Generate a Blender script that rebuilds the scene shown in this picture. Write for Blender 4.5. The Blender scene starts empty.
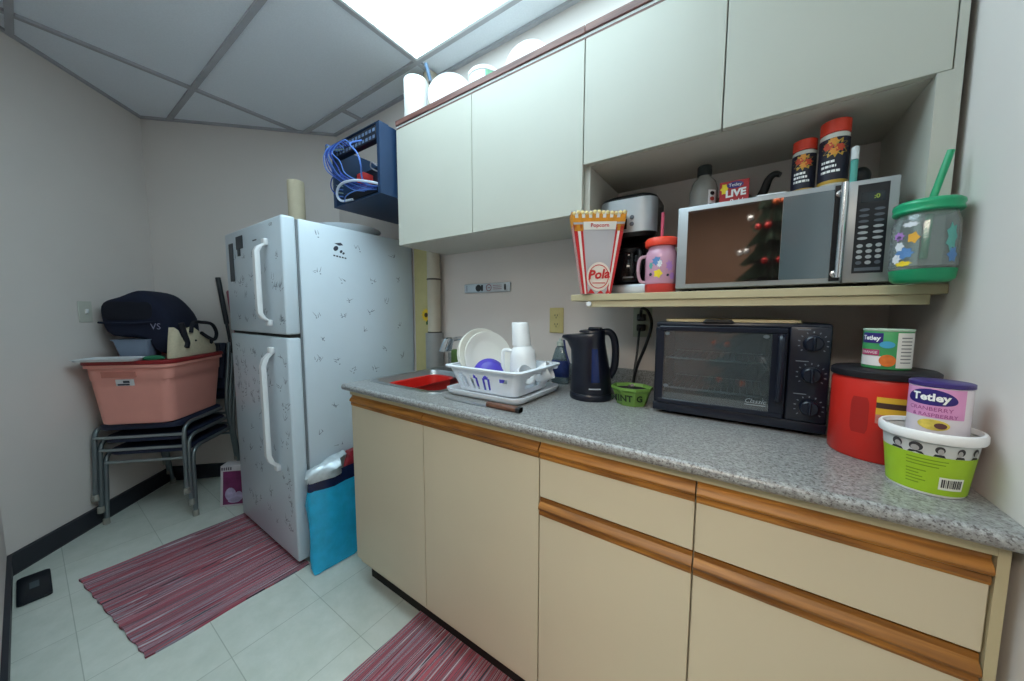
import bpy, bmesh, math, random
from mathutils import Vector, Matrix, noise

random.seed(7)
SC = bpy.context.scene
COL = SC.collection
PI = math.pi

# ------------------------------------------------------------------ camera
yaw, pitch, roll = 0.5993, -0.0828, 0.002
fw = Vector((-math.sin(yaw) * math.cos(pitch), math.cos(yaw) * math.cos(pitch), math.sin(pitch)))
rt = Vector((math.cos(yaw), math.sin(yaw), 0))
up = rt.cross(fw)
rt2 = rt * math.cos(roll) + up * math.sin(roll)
up2 = up * math.cos(roll) - rt * math.sin(roll)
cam_data = bpy.data.cameras.new('camera')
cam = bpy.data.objects.new('camera', cam_data)
COL.objects.link(cam)
mw = Matrix((rt2, up2, -fw)).transposed().to_4x4()
mw.translation = (1.3685, -1.3765, 1.2092)
cam.matrix_world = mw
cam_data.sensor_width = 36.0
cam_data.lens = 334.386 / 1024 * 36.0
cam_data.clip_start = 0.01
SC.camera = cam

# ------------------------------------------------------------------ world, view, light levels
world = bpy.data.worlds.new('world')
SC.world = world
world.use_nodes = True
world.node_tree.nodes['Background'].inputs[0].default_value = (0.6, 0.75, 0.85, 1)
world.node_tree.nodes['Background'].inputs[1].default_value = 0.2
SC.view_settings.view_transform = 'Standard'
SC.view_settings.look = 'None'
SC.view_settings.gamma = 1.0
SC.view_settings.use_curve_mapping = False
SC.view_settings.exposure = 0.22
PANEL_STRENGTH = 5.6
PANEL_COLOR = (0.69, 0.92, 1.02)
HALL_STRENGTH = 13.0
HALL_COLOR = (1.0, 0.90, 0.76)

# ------------------------------------------------------------------ helpers: materials
def lin(c):
    return tuple(((v / 255) / 12.92 if v / 255 <= 0.04045 else ((v / 255 + 0.055) / 1.055) ** 2.4) for v in c) + (1.0,)

_M = {}
def M(name, rgb=(200, 200, 200), rough=0.5, metal=0.0, trans=0.0, ior=1.45, emit=0.0, vary=0.06, scale=14.0, bump=0.0, spec=0.5, alpha=1.0, coat=0.0):
    """Principled material with a faint procedural noise in its colour."""
    if name in _M: return _M[name]
    m = bpy.data.materials.new(name); m.use_nodes = True
    nt = m.node_tree; b = nt.nodes['Principled BSDF']
    b.inputs['Roughness'].default_value = rough
    b.inputs['Metallic'].default_value = metal
    b.inputs['Transmission Weight'].default_value = trans
    b.inputs['IOR'].default_value = ior
    b.inputs['Specular IOR Level'].default_value = spec
    b.inputs['Alpha'].default_value = alpha
    b.inputs['Coat Weight'].default_value = coat
    c = lin(rgb)
    tc = nt.nodes.new('ShaderNodeTexCoord')
    nz = nt.nodes.new('ShaderNodeTexNoise'); nz.inputs['Scale'].default_value = scale; nz.inputs['Detail'].default_value = 4
    nt.links.new(tc.outputs['Object'], nz.inputs['Vector'])
    r = nt.nodes.new('ShaderNodeValToRGB')
    r.color_ramp.elements[0].position = 0.3; r.color_ramp.elements[1].position = 0.7
    r.color_ramp.elements[0].color = tuple(v * (1 - vary) for v in c[:3]) + (1,)
    r.color_ramp.elements[1].color = tuple(min(1, v * (1 + vary)) for v in c[:3]) + (1,)
    nt.links.new(nz.outputs['Fac'], r.inputs[0]); nt.links.new(r.outputs[0], b.inputs['Base Color'])
    if bump:
        bp = nt.nodes.new('ShaderNodeBump'); bp.inputs['Strength'].default_value = bump; bp.inputs['Distance'].default_value = 0.004
        nt.links.new(nz.outputs['Fac'], bp.inputs['Height']); nt.links.new(bp.outputs[0], b.inputs['Normal'])
    if emit:
        b.inputs['Emission Color'].default_value = c
        b.inputs['Emission Strength'].default_value = emit
    _M[name] = m
    return m

def ramp(nt, stops, interp='LINEAR'):
    r = nt.nodes.new('ShaderNodeValToRGB'); cr = r.color_ramp; cr.interpolation = interp
    while len(cr.elements) > 1: cr.elements.remove(cr.elements[-1])
    cr.elements[0].position = stops[0][0]; cr.elements[0].color = lin(stops[0][1])
    for p, c in stops[1:]:
        e = cr.elements.new(p); e.color = lin(c)
    return r

def base(name, rough=0.5):
    m = bpy.data.materials.new(name); m.use_nodes = True
    nt = m.node_tree; b = nt.nodes['Principled BSDF']; b.inputs['Roughness'].default_value = rough
    tc = nt.nodes.new('ShaderNodeTexCoord'); mp = nt.nodes.new('ShaderNodeMapping')
    nt.links.new(tc.outputs['Object'], mp.inputs['Vector'])
    _M[name] = m
    return m, nt, b, mp

def mat_floor():
    m, nt, b, mp = base('vinyl_tile', 0.32)
    mp.inputs['Location'].default_value = (0.051 + 0.6, 1.04 + 0.6 - 0.6, 0)
    br = nt.nodes.new('ShaderNodeTexBrick'); br.offset = 0.0
    br.inputs['Scale'].default_value = 1.0; br.inputs['Brick Width'].default_value = 0.30; br.inputs['Row Height'].default_value = 0.30
    br.inputs['Mortar Size'].default_value = 0.0016; br.inputs['Mortar Smooth'].default_value = 0.4
    br.inputs['Color1'].default_value = lin((224, 228, 220)); br.inputs['Color2'].default_value = lin((219, 223, 215)); br.inputs['Mortar'].default_value = lin((184, 190, 180))
    nt.links.new(mp.outputs[0], br.inputs['Vector'])
    nz = nt.nodes.new('ShaderNodeTexNoise'); nz.inputs['Scale'].default_value = 9; nz.inputs['Detail'].default_value = 8; nz.inputs['Roughness'].default_value = 0.7
    nt.links.new(mp.outputs[0], nz.inputs['Vector'])
    mx = nt.nodes.new('ShaderNodeMix'); mx.data_type = 'RGBA'; mx.blend_type = 'MULTIPLY'; mx.inputs['Factor'].default_value = 0.5
    r = ramp(nt, [(0.3, (215, 222, 214)), (0.65, (255, 255, 255))])
    nt.links.new(nz.outputs['Fac'], r.inputs[0]); nt.links.new(br.outputs['Color'], mx.inputs['A']); nt.links.new(r.outputs[0], mx.inputs['B'])
    nt.links.new(mx.outputs['Result'], b.inputs['Base Color'])
    return m

def mat_counter():
    m, nt, b, mp = base('speckled_laminate', 0.28)
    b.inputs['Specular IOR Level'].default_value = 0.5
    nz = nt.nodes.new('ShaderNodeTexNoise'); nz.inputs['Scale'].default_value = 110; nz.inputs['Detail'].default_value = 6; nz.inputs['Roughness'].default_value = 0.75
    vo = nt.nodes.new('ShaderNodeTexNoise'); vo.inputs['Scale'].default_value = 240; vo.inputs['Detail'].default_value = 3
    for n in (nz, vo): nt.links.new(mp.outputs[0], n.inputs['Vector'])
    r1 = ramp(nt, [(0.32, (104, 100, 100)), (0.44, (130, 130, 130)), (0.55, (150, 152, 152)), (0.68, (176, 178, 178))])
    r2 = ramp(nt, [(0.36, (140, 130, 130)), (0.46, (255, 255, 255))])
    nt.links.new(nz.outputs['Fac'], r1.inputs[0]); nt.links.new(vo.outputs['Fac'], r2.inputs[0])
    mx = nt.nodes.new('ShaderNodeMix'); mx.data_type = 'RGBA'; mx.blend_type = 'MULTIPLY'; mx.inputs['Factor'].default_value = 0.85
    nt.links.new(r1.outputs[0], mx.inputs['A']); nt.links.new(r2.outputs[0], mx.inputs['B']); nt.links.new(mx.outputs['Result'], b.inputs['Base Color'])
    return m

def mat_wood(name, dark, light, sx=3.0, sc=40.0):
    m, nt, b, mp = base(name, 0.45)
    mp.inputs['Scale'].default_value = (sx, sc, sc)
    nz = nt.nodes.new('ShaderNodeTexNoise'); nz.inputs['Scale'].default_value = 1.6; nz.inputs['Detail'].default_value = 8; nz.inputs['Distortion'].default_value = 0.6
    nt.links.new(mp.outputs[0], nz.inputs['Vector'])
    r = ramp(nt, [(0.33, dark), (0.5, tuple((d + l) // 2 for d, l in zip(dark, light))), (0.66, light)])
    nt.links.new(nz.outputs['Fac'], r.inputs[0]); nt.links.new(r.outputs[0], b.inputs['Base Color'])
    return m

def mat_rug(name, seed):
    m, nt, b, mp = base(name, 0.95)
    mp.inputs['Location'].default_value = (seed, 0, 0); mp.inputs['Scale'].default_value = (34, 0.45, 0)
    nz = nt.nodes.new('ShaderNodeTexNoise'); nz.inputs['Scale'].default_value = 1.0; nz.inputs['Detail'].default_value = 1.5; nz.inputs['Roughness'].default_value = 0.5
    nt.links.new(mp.outputs[0], nz.inputs['Vector'])
    r = ramp(nt, [(0.0, (70, 66, 74)), (0.22, (160, 150, 160)), (0.27, (136, 62, 74)), (0.31, (188, 112, 124)), (0.35, (86, 80, 90)), (0.375, (194, 182, 190)), (0.40, (172, 82, 94)), (0.43, (118, 108, 120)), (0.455, (196, 106, 116)), (0.475, (72, 66, 76)), (0.495, (180, 92, 106)), (0.515, (162, 150, 162)),
                  (0.535, (136, 60, 72)), (0.555, (206, 194, 202)), (0.575, (106, 98, 110)), (0.60, (194, 100, 112)), (0.63, (152, 138, 150)), (0.665, (132, 60, 72)), (0.70, (190, 120, 132)), (0.76, (84, 78, 88))], 'CONSTANT')
    nt.links.new(nz.outputs['Fac'], r.inputs[0]); nt.links.new(r.outputs[0], b.inputs['Base Color'])
    wv = nt.nodes.new('ShaderNodeTexNoise'); wv.inputs['Scale'].default_value = 260; nt.links.new(nt.nodes['Texture Coordinate'].outputs['Object'], wv.inputs['Vector'])
    bp = nt.nodes.new('ShaderNodeBump'); bp.inputs['Strength'].default_value = 0.5; bp.inputs['Distance'].default_value = 0.003
    nt.links.new(wv.outputs['Fac'], bp.inputs['Height']); nt.links.new(bp.outputs[0], b.inputs['Normal'])
    return m

# ------------------------------------------------------------------ helpers: geometry
class MB:
    def __init__(s): s.bm = bmesh.new(); s.mi = 0
    def v(s, p): return s.bm.verts.new(p)
    def f(s, vs):
        try:
            fc = s.bm.faces.new(vs); fc.material_index = s.mi; return fc
        except ValueError: return None
    def box(s, x0, x1, y0, y1, z0, z1, bev=0.0, seg=2, fn=None):
        P = [(x, y, z) for z in (z0, z1) for y in (y0, y1) for x in (x0, x1)]
        vs = [s.v(p) for p in P]
        fs = [s.f([vs[i] for i in q]) for q in ((0, 2, 3, 1), (4, 5, 7, 6), (0, 1, 5, 4), (2, 6, 7, 3), (0, 4, 6, 2), (1, 3, 7, 5))]
        if bev > 0:
            es = list({e for f in fs for e in f.edges})
            r = bmesh.ops.bevel(s.bm, geom=es, offset=bev, segments=seg, affect='EDGES', profile=0.5, clamp_overlap=True)
            vs = list({v for f in r['faces'] for v in f.verts} | {v for v in vs if v.is_valid})
            for f in r['faces']: f.material_index = s.mi
        if fn:
            for v in vs: v.co = fn(v.co)
        return s
    def loft(s, rings, cap0=True, cap1=True, closed=True):
        R = [[s.v(p) for p in r] for r in rings]
        n = len(R[0])
        for a, b in zip(R, R[1:]):
            for i in range(n if closed else n - 1):
                j = (i + 1) % n
                s.f([a[i], a[j], b[j], b[i]])
        if cap0: s.f(R[0][::-1])
        if cap1: s.f(R[-1])
        return s
    def lathe(s, prof, cx=0, cy=0, cz=0, seg=32, sx=1, sy=1, cap0=True, cap1=True, fn=None):
        rings = []
        for r, z in prof:
            r = max(r, 0.0004)
            ring = [Vector((cx + r * sx * math.cos(2 * PI * i / seg), cy + r * sy * math.sin(2 * PI * i / seg), cz + z)) for i in range(seg)]
            rings.append([fn(p) for p in ring] if fn else ring)
        return s.loft(rings, cap0, cap1)
    def tube(s, pts, r, seg=8, smooth=0, r1=None, caps=True, closed=False):
        P = [Vector(p) for p in pts]
        if smooth: P = catmull(P, smooth)
        n = len(P); rings = []
        t = (P[1] - P[0]).normalized()
        a = t.orthogonal().normalized()
        for i in range(n):
            t2 = (P[min(i + 1, n - 1)] - P[max(i - 1, 0)])
            if t2.length < 1e-9: t2 = t
            t2 = t2.normalized()
            q = t.rotation_difference(t2); a = q @ a; t = t2
            b = t.cross(a)
            rr = r if r1 is None else r + (r1 - r) * i / (n - 1)
            rings.append([P[i] + a * rr * math.cos(2 * PI * k / seg) + b * rr * math.sin(2 * PI * k / seg) for k in range(seg)])
        return s.loft(rings, caps, caps)
    def prism(s, poly, y0, y1, fn=None):
        """polygon given as (x, z), extruded along y"""
        g = fn or (lambda p: p)
        A = [g(Vector((x, y0, z))) for x, z in poly]; B = [g(Vector((x, y1, z))) for x, z in poly]
        return s.loft([A, B])
    def prismx(s, poly, x0, x1):
        """polygon given as (y, z), extruded along x"""
        return s.loft([[Vector((x0, y, z)) for y, z in poly], [Vector((x1, y, z)) for y, z in poly]])
    def grid(s, fn, nu, nv):
        G = [[s.v(fn(i / nu, j / nv)) for j in range(nv + 1)] for i in range(nu + 1)]
        for i in range(nu):
            for j in range(nv):
                s.f([G[i][j], G[i + 1][j], G[i + 1][j + 1], G[i][j + 1]])
        return s
    def disc(s, fn, rx, ry, n=24):
        """flat disc mapped through fn(x, y)"""
        c = s.v(fn(0, 0)); prev = None
        for k in (0.33, 0.66, 1.0):
            R = [s.v(fn(k * rx * math.cos(2 * PI * i / n), k * ry * math.sin(2 * PI * i / n))) for i in range(n)]
            for i in range(n):
                j = (i + 1) % n
                s.f([c, R[i], R[j]] if prev is None else [prev[i], R[i], R[j], prev[j]])
            prev = R
        return s
    def sphere(s, c, rx, ry=None, rz=None, u=16, w=10):
        ry = ry or rx; rz = rz or rx
        prof = [(math.sin(PI * k / w), -math.cos(PI * k / w)) for k in range(w + 1)]
        return s.lathe([(r, z * rz) for r, z in prof], c[0], c[1], c[2], u, rx, ry)
    def text(s, string, size, fn, shear=0.0, bold=0.0, depth=None):
        cu = bpy.data.curves.new('t', 'FONT'); cu.body = string; cu.size = size
        cu.align_x = 'CENTER'; cu.align_y = 'CENTER'; cu.resolution_u = 2; cu.shear = shear; cu.offset = bold
        o = bpy.data.objects.new('t', cu); COL.objects.link(o)
        dg = bpy.context.evaluated_depsgraph_get()
        me = bpy.data.meshes.new_from_object(o.evaluated_get(dg))
        vs = [s.v(fn(v.co.x, v.co.y)) for v in me.vertices]
        for p in me.polygons: s.f([vs[i] for i in p.vertices])
        bpy.data.objects.remove(o); bpy.data.curves.remove(cu); bpy.data.meshes.remove(me)
        return s
    def map(s, fn):
        for v in s.bm.verts: v.co = fn(v.co)
        return s

def catmull(P, k):
    out = []
    Q = [P[0] * 2 - P[1]] + P + [P[-1] * 2 - P[-2]]
    for i in range(1, len(Q) - 2):
        p0, p1, p2, p3 = Q[i - 1:i + 3]
        for j in range(k):
            t = j / k
            out.append(0.5 * ((2 * p1) + (p2 - p0) * t + (2 * p0 - 5 * p1 + 4 * p2 - p3) * t * t + (3 * p1 - p0 - 3 * p2 + p3) * t ** 3))
    out.append(P[-1])
    return out

def rrect(cx, cy, w, d, r, z, n=5):
    pts = []
    r = min(r, w / 2 - 1e-4, d / 2 - 1e-4)
    for qx, qy, a0 in ((1, 1, 0), (-1, 1, PI / 2), (-1, -1, PI), (1, -1, 1.5 * PI)):
        for i in range(n + 1):
            a = a0 + PI / 2 * i / n
            pts.append(Vector((cx + qx * (w / 2 - r) + r * math.cos(a), cy + qy * (d / 2 - r) + r * math.sin(a), z)))
    return pts

WM = {}
def wm(o): return WM.get(o.name, Matrix.Identity(4))

def thing(name, label, cat, loc=(0, 0, 0), rotz=0.0, group=None):
    o = bpy.data.objects.new(name, None); COL.objects.link(o)
    o.empty_display_size = 0.05
    o.location = loc; o.rotation_euler = (0, 0, rotz)
    WM[o.name] = Matrix.Translation(loc) @ Matrix.Rotation(rotz, 4, 'Z')
    o['label'] = label; o['category'] = cat
    if group: o['group'] = group
    return o

def obj(name, mb, mats, parent=None, label=None, local=False, smooth=40, solid=None, sub=0):
    me = bpy.data.meshes.new(name)
    bmesh.ops.recalc_face_normals(mb.bm, faces=mb.bm.faces[:])
    mb.bm.to_mesh(me); mb.bm.free()
    if not isinstance(mats, (list, tuple)): mats = [mats]
    for m in mats: me.materials.append(m)
    if parent and not local: me.transform(wm(parent).inverted())
    if smooth:
        for p in me.polygons: p.use_smooth = True
        me.set_sharp_from_angle(angle=math.radians(smooth))
    o = bpy.data.objects.new(name, me); COL.objects.link(o)
    if parent:
        o.parent = parent; WM[o.name] = wm(parent).copy()
    if solid:
        md = o.modifiers.new('solid', 'SOLIDIFY'); md.thickness = solid; md.offset = -1
    if sub:
        md = o.modifiers.new('sub', 'SUBSURF'); md.levels = sub; md.render_levels = sub
    if label: o['label'] = label
    return o

def struct(name, mb, mat, smooth=0):
    o = obj(name, mb, mat, None, smooth=smooth); o['kind'] = 'structure'; return o

def rebase(o, loc):
    """put a single-mesh thing's origin at its base"""
    o.data.transform(Matrix.Translation(-Vector(loc))); o.location = loc; WM[o.name] = Matrix.Translation(loc)

def tag(o, label, cat, group=None, loc=None):
    o['label'] = label; o['category'] = cat
    if group: o['group'] = group
    if loc: rebase(o, loc)
    return o

def copy_thing(o, dloc):
    c = o.copy(); COL.objects.link(c); c.location = Vector(o.location) + Vector(dloc)
    def kids(a, b):
        for ch in [x for x in SC.objects if x.parent == a]:
            d = ch.copy(); COL.objects.link(d); d.parent = b; kids(ch, d)
    kids(o, c)
    return c

S2 = math.sqrt(0.5)
def D(a, b, z): return Vector(((a - b) * S2, (a + b) * S2, z))     # frame of the diagonal corner: a along far wall, b towards it
def DV(p): return D(p[0], p[1], p[2])

def front(cx, y, cz):                                               # map onto a plane facing the viewer side (-y)
    return lambda x, h: Vector((cx + x, y, cz + h))
def cyl(cx, cy, r, ang, cz, sy=1.0, slope=0.0):                     # wrap onto a round wall, ang = direction faced
    def g(x, h):
        rr = r + slope * h
        a = ang + x / r
        return Vector((cx + rr * math.cos(a), cy + rr * sy * math.sin(a), cz + h))
    return g

# ------------------------------------------------------------------ materials of the room
wall_m = M('wall_paint', (222, 214, 209), 0.85, vary=0.02, scale=3, bump=0.02)
ceil_m = M('ceiling_tile', (234, 239, 246), 0.9, vary=0.03, scale=160, bump=0.08)
grid_m = M('ceiling_grid_metal', (176, 176, 182), 0.6)
floor_m = mat_floor()
basebd_m = M('dark_vinyl_base', (44, 46, 54), 0.5)
trimw_m = M('door_frame_paint', (150, 140, 128), 0.6)
counter_m = mat_counter()
oak_m = mat_wood('oak', (110, 66, 14), (174, 116, 40))
redwood_m = mat_wood('dark_red_wood', (92, 58, 54), (132, 92, 84))
cream_m = M('cream_laminate', (200, 190, 166), 0.42, vary=0.02, scale=4)
creamU_m = M('pale_cream_laminate', (198, 197, 186), 0.42, vary=0.02, scale=4)
edge_m = M('cabinet_edge_cream', (186, 175, 142), 0.5, vary=0.03)
dark_m = M('black_recess', (24, 22, 20), 0.7)
inner_m = M('cabinet_inside', (196, 192, 182), 0.6, vary=0.02)
steel_m = M('stainless', (180, 184, 186), 0.28, metal=1.0, vary=0.05, scale=30)
chrome_m = M('chrome', (215, 220, 225), 0.08, metal=1.0, vary=0.0)
fridge_m = M('fridge_enamel', (206, 218, 228), 0.3, vary=0.01, coat=0.2)
whitep_m = M('white_plastic', (232, 234, 236), 0.35, vary=0.01)
black_m = M('black_plastic', (17, 18, 22), 0.33)
navyk_m = M('black_navy_plastic', (20, 26, 40), 0.3, vary=0.02)

# ------------------------------------------------------------------ the setting
H = 2.48
XR = 1.712
YB = -1.487
XL = -1.327
a1, b2 = -1.99, 0.792
def corner(a, b): p = D(a, b, 0); return (p.x, p.y)
cx0, cy0 = corner(a1, b2)                                          # inner corner of the two diagonal walls
xm = -b2 / S2                                                      # far diagonal wall meets the back wall here
# (wall2: y - x = b2*sqrt2)
xm = -b2 * math.sqrt(2)
hx0, hx1, hy = -0.4, 2.7, -4.1                                     # the hall seen only in reflections
mb = MB()
mb.box(-2.4, 3.0, -4.4, 0.25, -0.08, 0.0)
struct('floor', mb, floor_m)
mb = MB()
mb.box(-2.4, 3.0, -4.4, 0.25, H + 0.012, H + 0.09)
struct('ceiling', mb, ceil_m)
def wallbox(name, p, q, t, z0=0.0, z1=H + 0.012, mat=wall_m):
    """wall whose room face runs from p to q; thickness t to the right of that direction"""
    d = (Vector(q) - Vector(p)).normalized(); n = Vector((d.y, -d.x)) * t
    A = [Vector((*p, z)) for z in (z0, z1)]; Bq = [Vector((*q, z)) for z in (z0, z1)]
    mb = MB()
    o = lambda v: v + Vector((n.x, n.y, 0))
    mb.loft([[A[0], Bq[0], Bq[1], A[1]], [o(A[0]), o(Bq[0]), o(Bq[1]), o(A[1])]])
    return struct(name, mb, mat)
wallbox('wall_back', (xm - 0.05, 0), (XR + 0.12, 0), -0.12)
wallbox('wall_right', (XR, 0.0), (XR, -1.487), -0.12)
wallbox('wall_left', (XL + 0.004, YB - 0.004), (cx0 - 0.02, cy0 + 0.02), 0.12 * -1 * -1 * -1)
wallbox('wall_far', (cx0 - 0.05, cy0 - 0.05), (xm + 0.01, 0.01), -0.12)
dx0, dx1, dz = 0.86, 1.66, 2.05
mb = MB()
mb.box(XL - 0.1, dx0, YB - 0.11, YB, 0, H + 0.012); mb.box(dx1, XR + 0.12, YB - 0.11, YB, 0, H + 0.012); mb.box(dx0, dx1, YB - 0.11, YB, dz, H + 0.012)
struct('wall_front', mb, wall_m)
mb = MB()
for x in (dx0, dx1): mb.box(x - 0.05, x + 0.05, YB - 0.125, YB - 0.11, 0, dz + 0.05, 0.003)
mb.box(dx0 - 0.05, dx1 + 0.05, YB - 0.125, YB - 0.11, dz - 0.0, dz + 0.07, 0.003)
struct('trim_1', mb, trimw_m)
mb = MB()
mb.box(hx0 - 0.1, hx0, hy, YB - 0.11, 0, H + 0.012); struct('wall_hall_left', mb, wall_m)
mb = MB()
mb.box(hx1, hx1 + 0.1, hy, YB - 0.11, 0, H + 0.012); struct('wall_hall_right', mb, wall_m)
mb = MB()
mb.box(hx0 - 0.1, hx1 + 0.1, hy - 0.1, hy, 0, H + 0.012); struct('wall_hall_end', mb, M('hall_panel_brown', (120, 92, 74), 0.6))
# baseboards
def baseboard(name, p, q, t=0.010, h=0.105):
    d = (Vector(q) - Vector(p)).normalized(); n = Vector((d.y, -d.x))
    prof = [(0, 0), (t + 0.006, 0), (t, 0.012), (t, h - 0.006), (t - 0.004, h), (0, h)]
    mb = MB()
    mb.loft([[Vector((p[0] + n.x * u, p[1] + n.y * u, z)) for u, z in prof], [Vector((q[0] + n.x * u, q[1] + n.y * u, z)) for u, z in prof]])
    return struct(name, mb, basebd_m)
baseboard('baseboard_left', (cx0, cy0), (XL, YB), t=-0.010)
baseboard('baseboard_far', (xm, 0), (cx0, cy0), t=-0.010)
baseboard('baseboard_front', (XL, YB), (dx0, YB), t=-0.010)
# ceiling grid: T-bars
mb = MB()
gx = (-1.29, -0.06, 1.16); gy = (-0.735, -0.15, -1.32)
for y in gy: mb.box(-2.2, XR, y - 0.012, y + 0.012, H - 0.001, H + 0.02)
for x in gx: mb.box(x - 0.012, x + 0.012, YB, 0.0, H - 0.0012, H + 0.02)
mb.box(-0.792, -0.768, -0.15, 0.0, H - 0.0011, H + 0.02)
# wall angle along every wall
mb.box(xm, XR, -0.02, 0, H - 0.0008, H + 0.02); mb.box(XR - 0.02, XR, YB, 0, H - 0.0007, H + 0.02)
struct('trim_2', mb, grid_m)
mb = MB()
for (p, q) in (((a1 + 0.0, -2.1), (a1 + 0.018, b2)), ((a1, b2 - 0.018), (0.0, b2))):
    mb.loft([[D(p[0], p[1], z), D(q[0], p[1], z), D(q[0], q[1], z), D(p[0], q[1], z)] for z in (H - 0.0006, H + 0.018)])
struct('trim_3', mb, grid_m)

# ------------------------------------------------------------------ ceiling light
t = thing('ceiling_light', 'bright white fluorescent panel light in the tiled ceiling', 'ceiling light', (0.55, -0.44, H))
lx0, lx1, ly0, ly1 = -0.045, 1.148, -0.722, -0.163
mb = MB()
for bx in ((lx0, lx1, ly0, ly0 + 0.012), (lx0, lx1, ly1 - 0.012, ly1), (lx0, lx0 + 0.012, ly0 + 0.012, ly1 - 0.012), (lx1 - 0.012, lx1, ly0 + 0.012, ly1 - 0.012)):
    mb.box(*bx, H - 0.006, H + 0.008)
obj('frame', mb, M('light_frame_white', (225, 230, 232), 0.5), t, smooth=0)
mb = MB(); mb.box(lx0 + 0.012, lx1 - 0.012, ly0 + 0.012, ly1 - 0.012, H - 0.003, H + 0.006)
lm = bpy.data.materials.new('light_diffuser'); lm.use_nodes = True
nt = lm.node_tree; bb = nt.nodes['Principled BSDF']
bb.inputs['Base Color'].default_value = (0.9, 0.9, 0.9, 1); bb.inputs['Emission Color'].default_value = (*PANEL_COLOR, 1); bb.inputs['Emission Strength'].default_value = PANEL_STRENGTH
obj('diffuser', mb, lm, t, 'glowing white diffuser', smooth=0)
# unseen twin added above the viewer to spread light across the room
t = thing('ceiling_light', 'added unseen white fill light panel in the next bay of the tiled ceiling, nearer the viewer', 'ceiling light', (0.55, -1.03, H))
ly0, ly1 = -1.308, -0.748
mb = MB()
for bx in ((lx0, lx1, ly0, ly0 + 0.012), (lx0, lx1, ly1 - 0.012, ly1), (lx0, lx0 + 0.012, ly0 + 0.012, ly1 - 0.012), (lx1 - 0.012, lx1, ly0 + 0.012, ly1 - 0.012)):
    mb.box(*bx, H - 0.006, H + 0.008)
obj('frame', mb, _M['light_frame_white'], t, smooth=0)
mb = MB(); mb.box(lx0 + 0.012, lx1 - 0.012, ly0 + 0.012, ly1 - 0.012, H - 0.003, H + 0.006)
obj('diffuser', mb, lm, t, 'glowing white diffuser', smooth=0)
# the hall's own lamp, behind the viewer
t = thing('hall_ceiling_light', 'warm panel light in the ceiling of the hall behind the doorway', 'ceiling light', (1.3, -2.5, H))
mb = MB()
for bx in ((0.7, 1.9, -3.06, -3.04), (0.7, 1.9, -2.1, -2.08), (0.7, 0.72, -3.04, -2.1), (1.88, 1.9, -3.04, -2.1)): mb.box(*bx, H - 0.006, H + 0.012)
obj('frame', mb, _M['light_frame_white'], t, smooth=0)
mb = MB(); mb.box(0.72, 1.88, -3.04, -2.1, H - 0.003, H + 0.006)
hm = bpy.data.materials.new('hall_diffuser'); hm.use_nodes = True
bb = hm.node_tree.nodes['Principled BSDF']; bb.inputs['Emission Color'].default_value = (*HALL_COLOR, 1); bb.inputs['Emission Strength'].default_value = HALL_STRENGTH
obj('diffuser', mb, hm, t, smooth=0)

# ------------------------------------------------------------------ base cabinets
YF = -0.61                                                        # face of the doors
XB = [0.018, 0.468, 0.936, 1.309, 1.687]
ZB, ZH0, ZH1 = 0.135, 0.818, 0.864
def pull(mb, x0, x1, zt, h=0.047):
    """oak finger pull: a moulded rail along the top of a door or drawer"""
    zb = zt - h
    poly = [(YF + 0.018, zt), (YF + 0.004, zt), (YF + 0.003, zt - 0.010), (YF - 0.006, zt - 0.018), (YF - 0.009, zt - 0.024), (YF - 0.007, zt - 0.029), (YF - 0.001, zt - 0.033), (YF - 0.003, zb + 0.006), (YF - 0.001, zb), (YF + 0.018, zb)]
    mb.prismx(poly, x0, x1)
def base_body(x0, x1, root, endl=False):
    mb = MB()
    th = 0.016
    mb.box(x0, x0 + th, YF + 0.02, -0.02, 0.10, 0.8625); mb.box(x1 - th, x1, YF + 0.02, -0.02, 0.10, 0.8625)
    mb.box(x0 + th, x1 - th, -0.03, -0.02, 0.10, 0.8835); mb.box(x0 + th, x1 - th, YF + 0.02, -0.03, 0.10, 0.116)
    obj('carcass', mb, cream_m, root, smooth=0)
    mb = MB(); mb.box(x0, x1, YF - 0.004, YF + 0.02, 0.8645, 0.8835)
    obj('top_rail', mb, edge_m, root, smooth=0)
    mb = MB(); mb.box(x0 + 0.004, x1, YF + 0.065, YF + 0.08, 0.0, 0.10)
    obj('toe_kick', mb, dark_m, root, 'black toe kick', smooth=0)
def leaf(name, x0, x1, z0, z1, root, zt=None):
    g = 0.0016
    mb = MB(); mb.box(x0 + g, x1 - g, YF, YF + 0.018, z0, z1 - 0.047, 0.0012, 1)
    d = obj(name, mb, cream_m, root, smooth=0)
    mb = MB(); pull(mb, x0 + g, x1 - g, z1)
    obj('finger_pull', mb, oak_m, d, 'moulded oak finger pull', smooth=30)
    return d
t = thing('base_cabinet', 'cream sink cabinet with two tall doors beside the fridge', 'cabinet', (XB[0], YF, 0), group='cream base cabinets')
base_body(XB[0], XB[2], t)
leaf('door', XB[0], XB[1], ZB, ZH1, t); leaf('door', XB[1], XB[2], ZB, ZH1, t)
for i, lab in ((2, 'cream drawer cabinet in the middle of the row, below the kettle and toaster oven'), (3, 'cream drawer cabinet at the right end of the row by the wall')):
    t = thing('base_cabinet', lab, 'cabinet', (XB[i], YF, 0), group='cream base cabinets')
    base_body(XB[i], XB[i + 1], t)
    leaf('drawer', XB[i], XB[i + 1], 0.709, ZH1, t)
    leaf('door', XB[i], XB[i + 1], ZB, 0.704, t)
    if i == 3:
        mb = MB(); mb.box(XB[4] + 0.0005, 1.699, YF - 0.004, YF + 0.02, 0.10, 0.8835)
        obj('end_stile', mb, edge_m, t, smooth=0)

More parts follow.
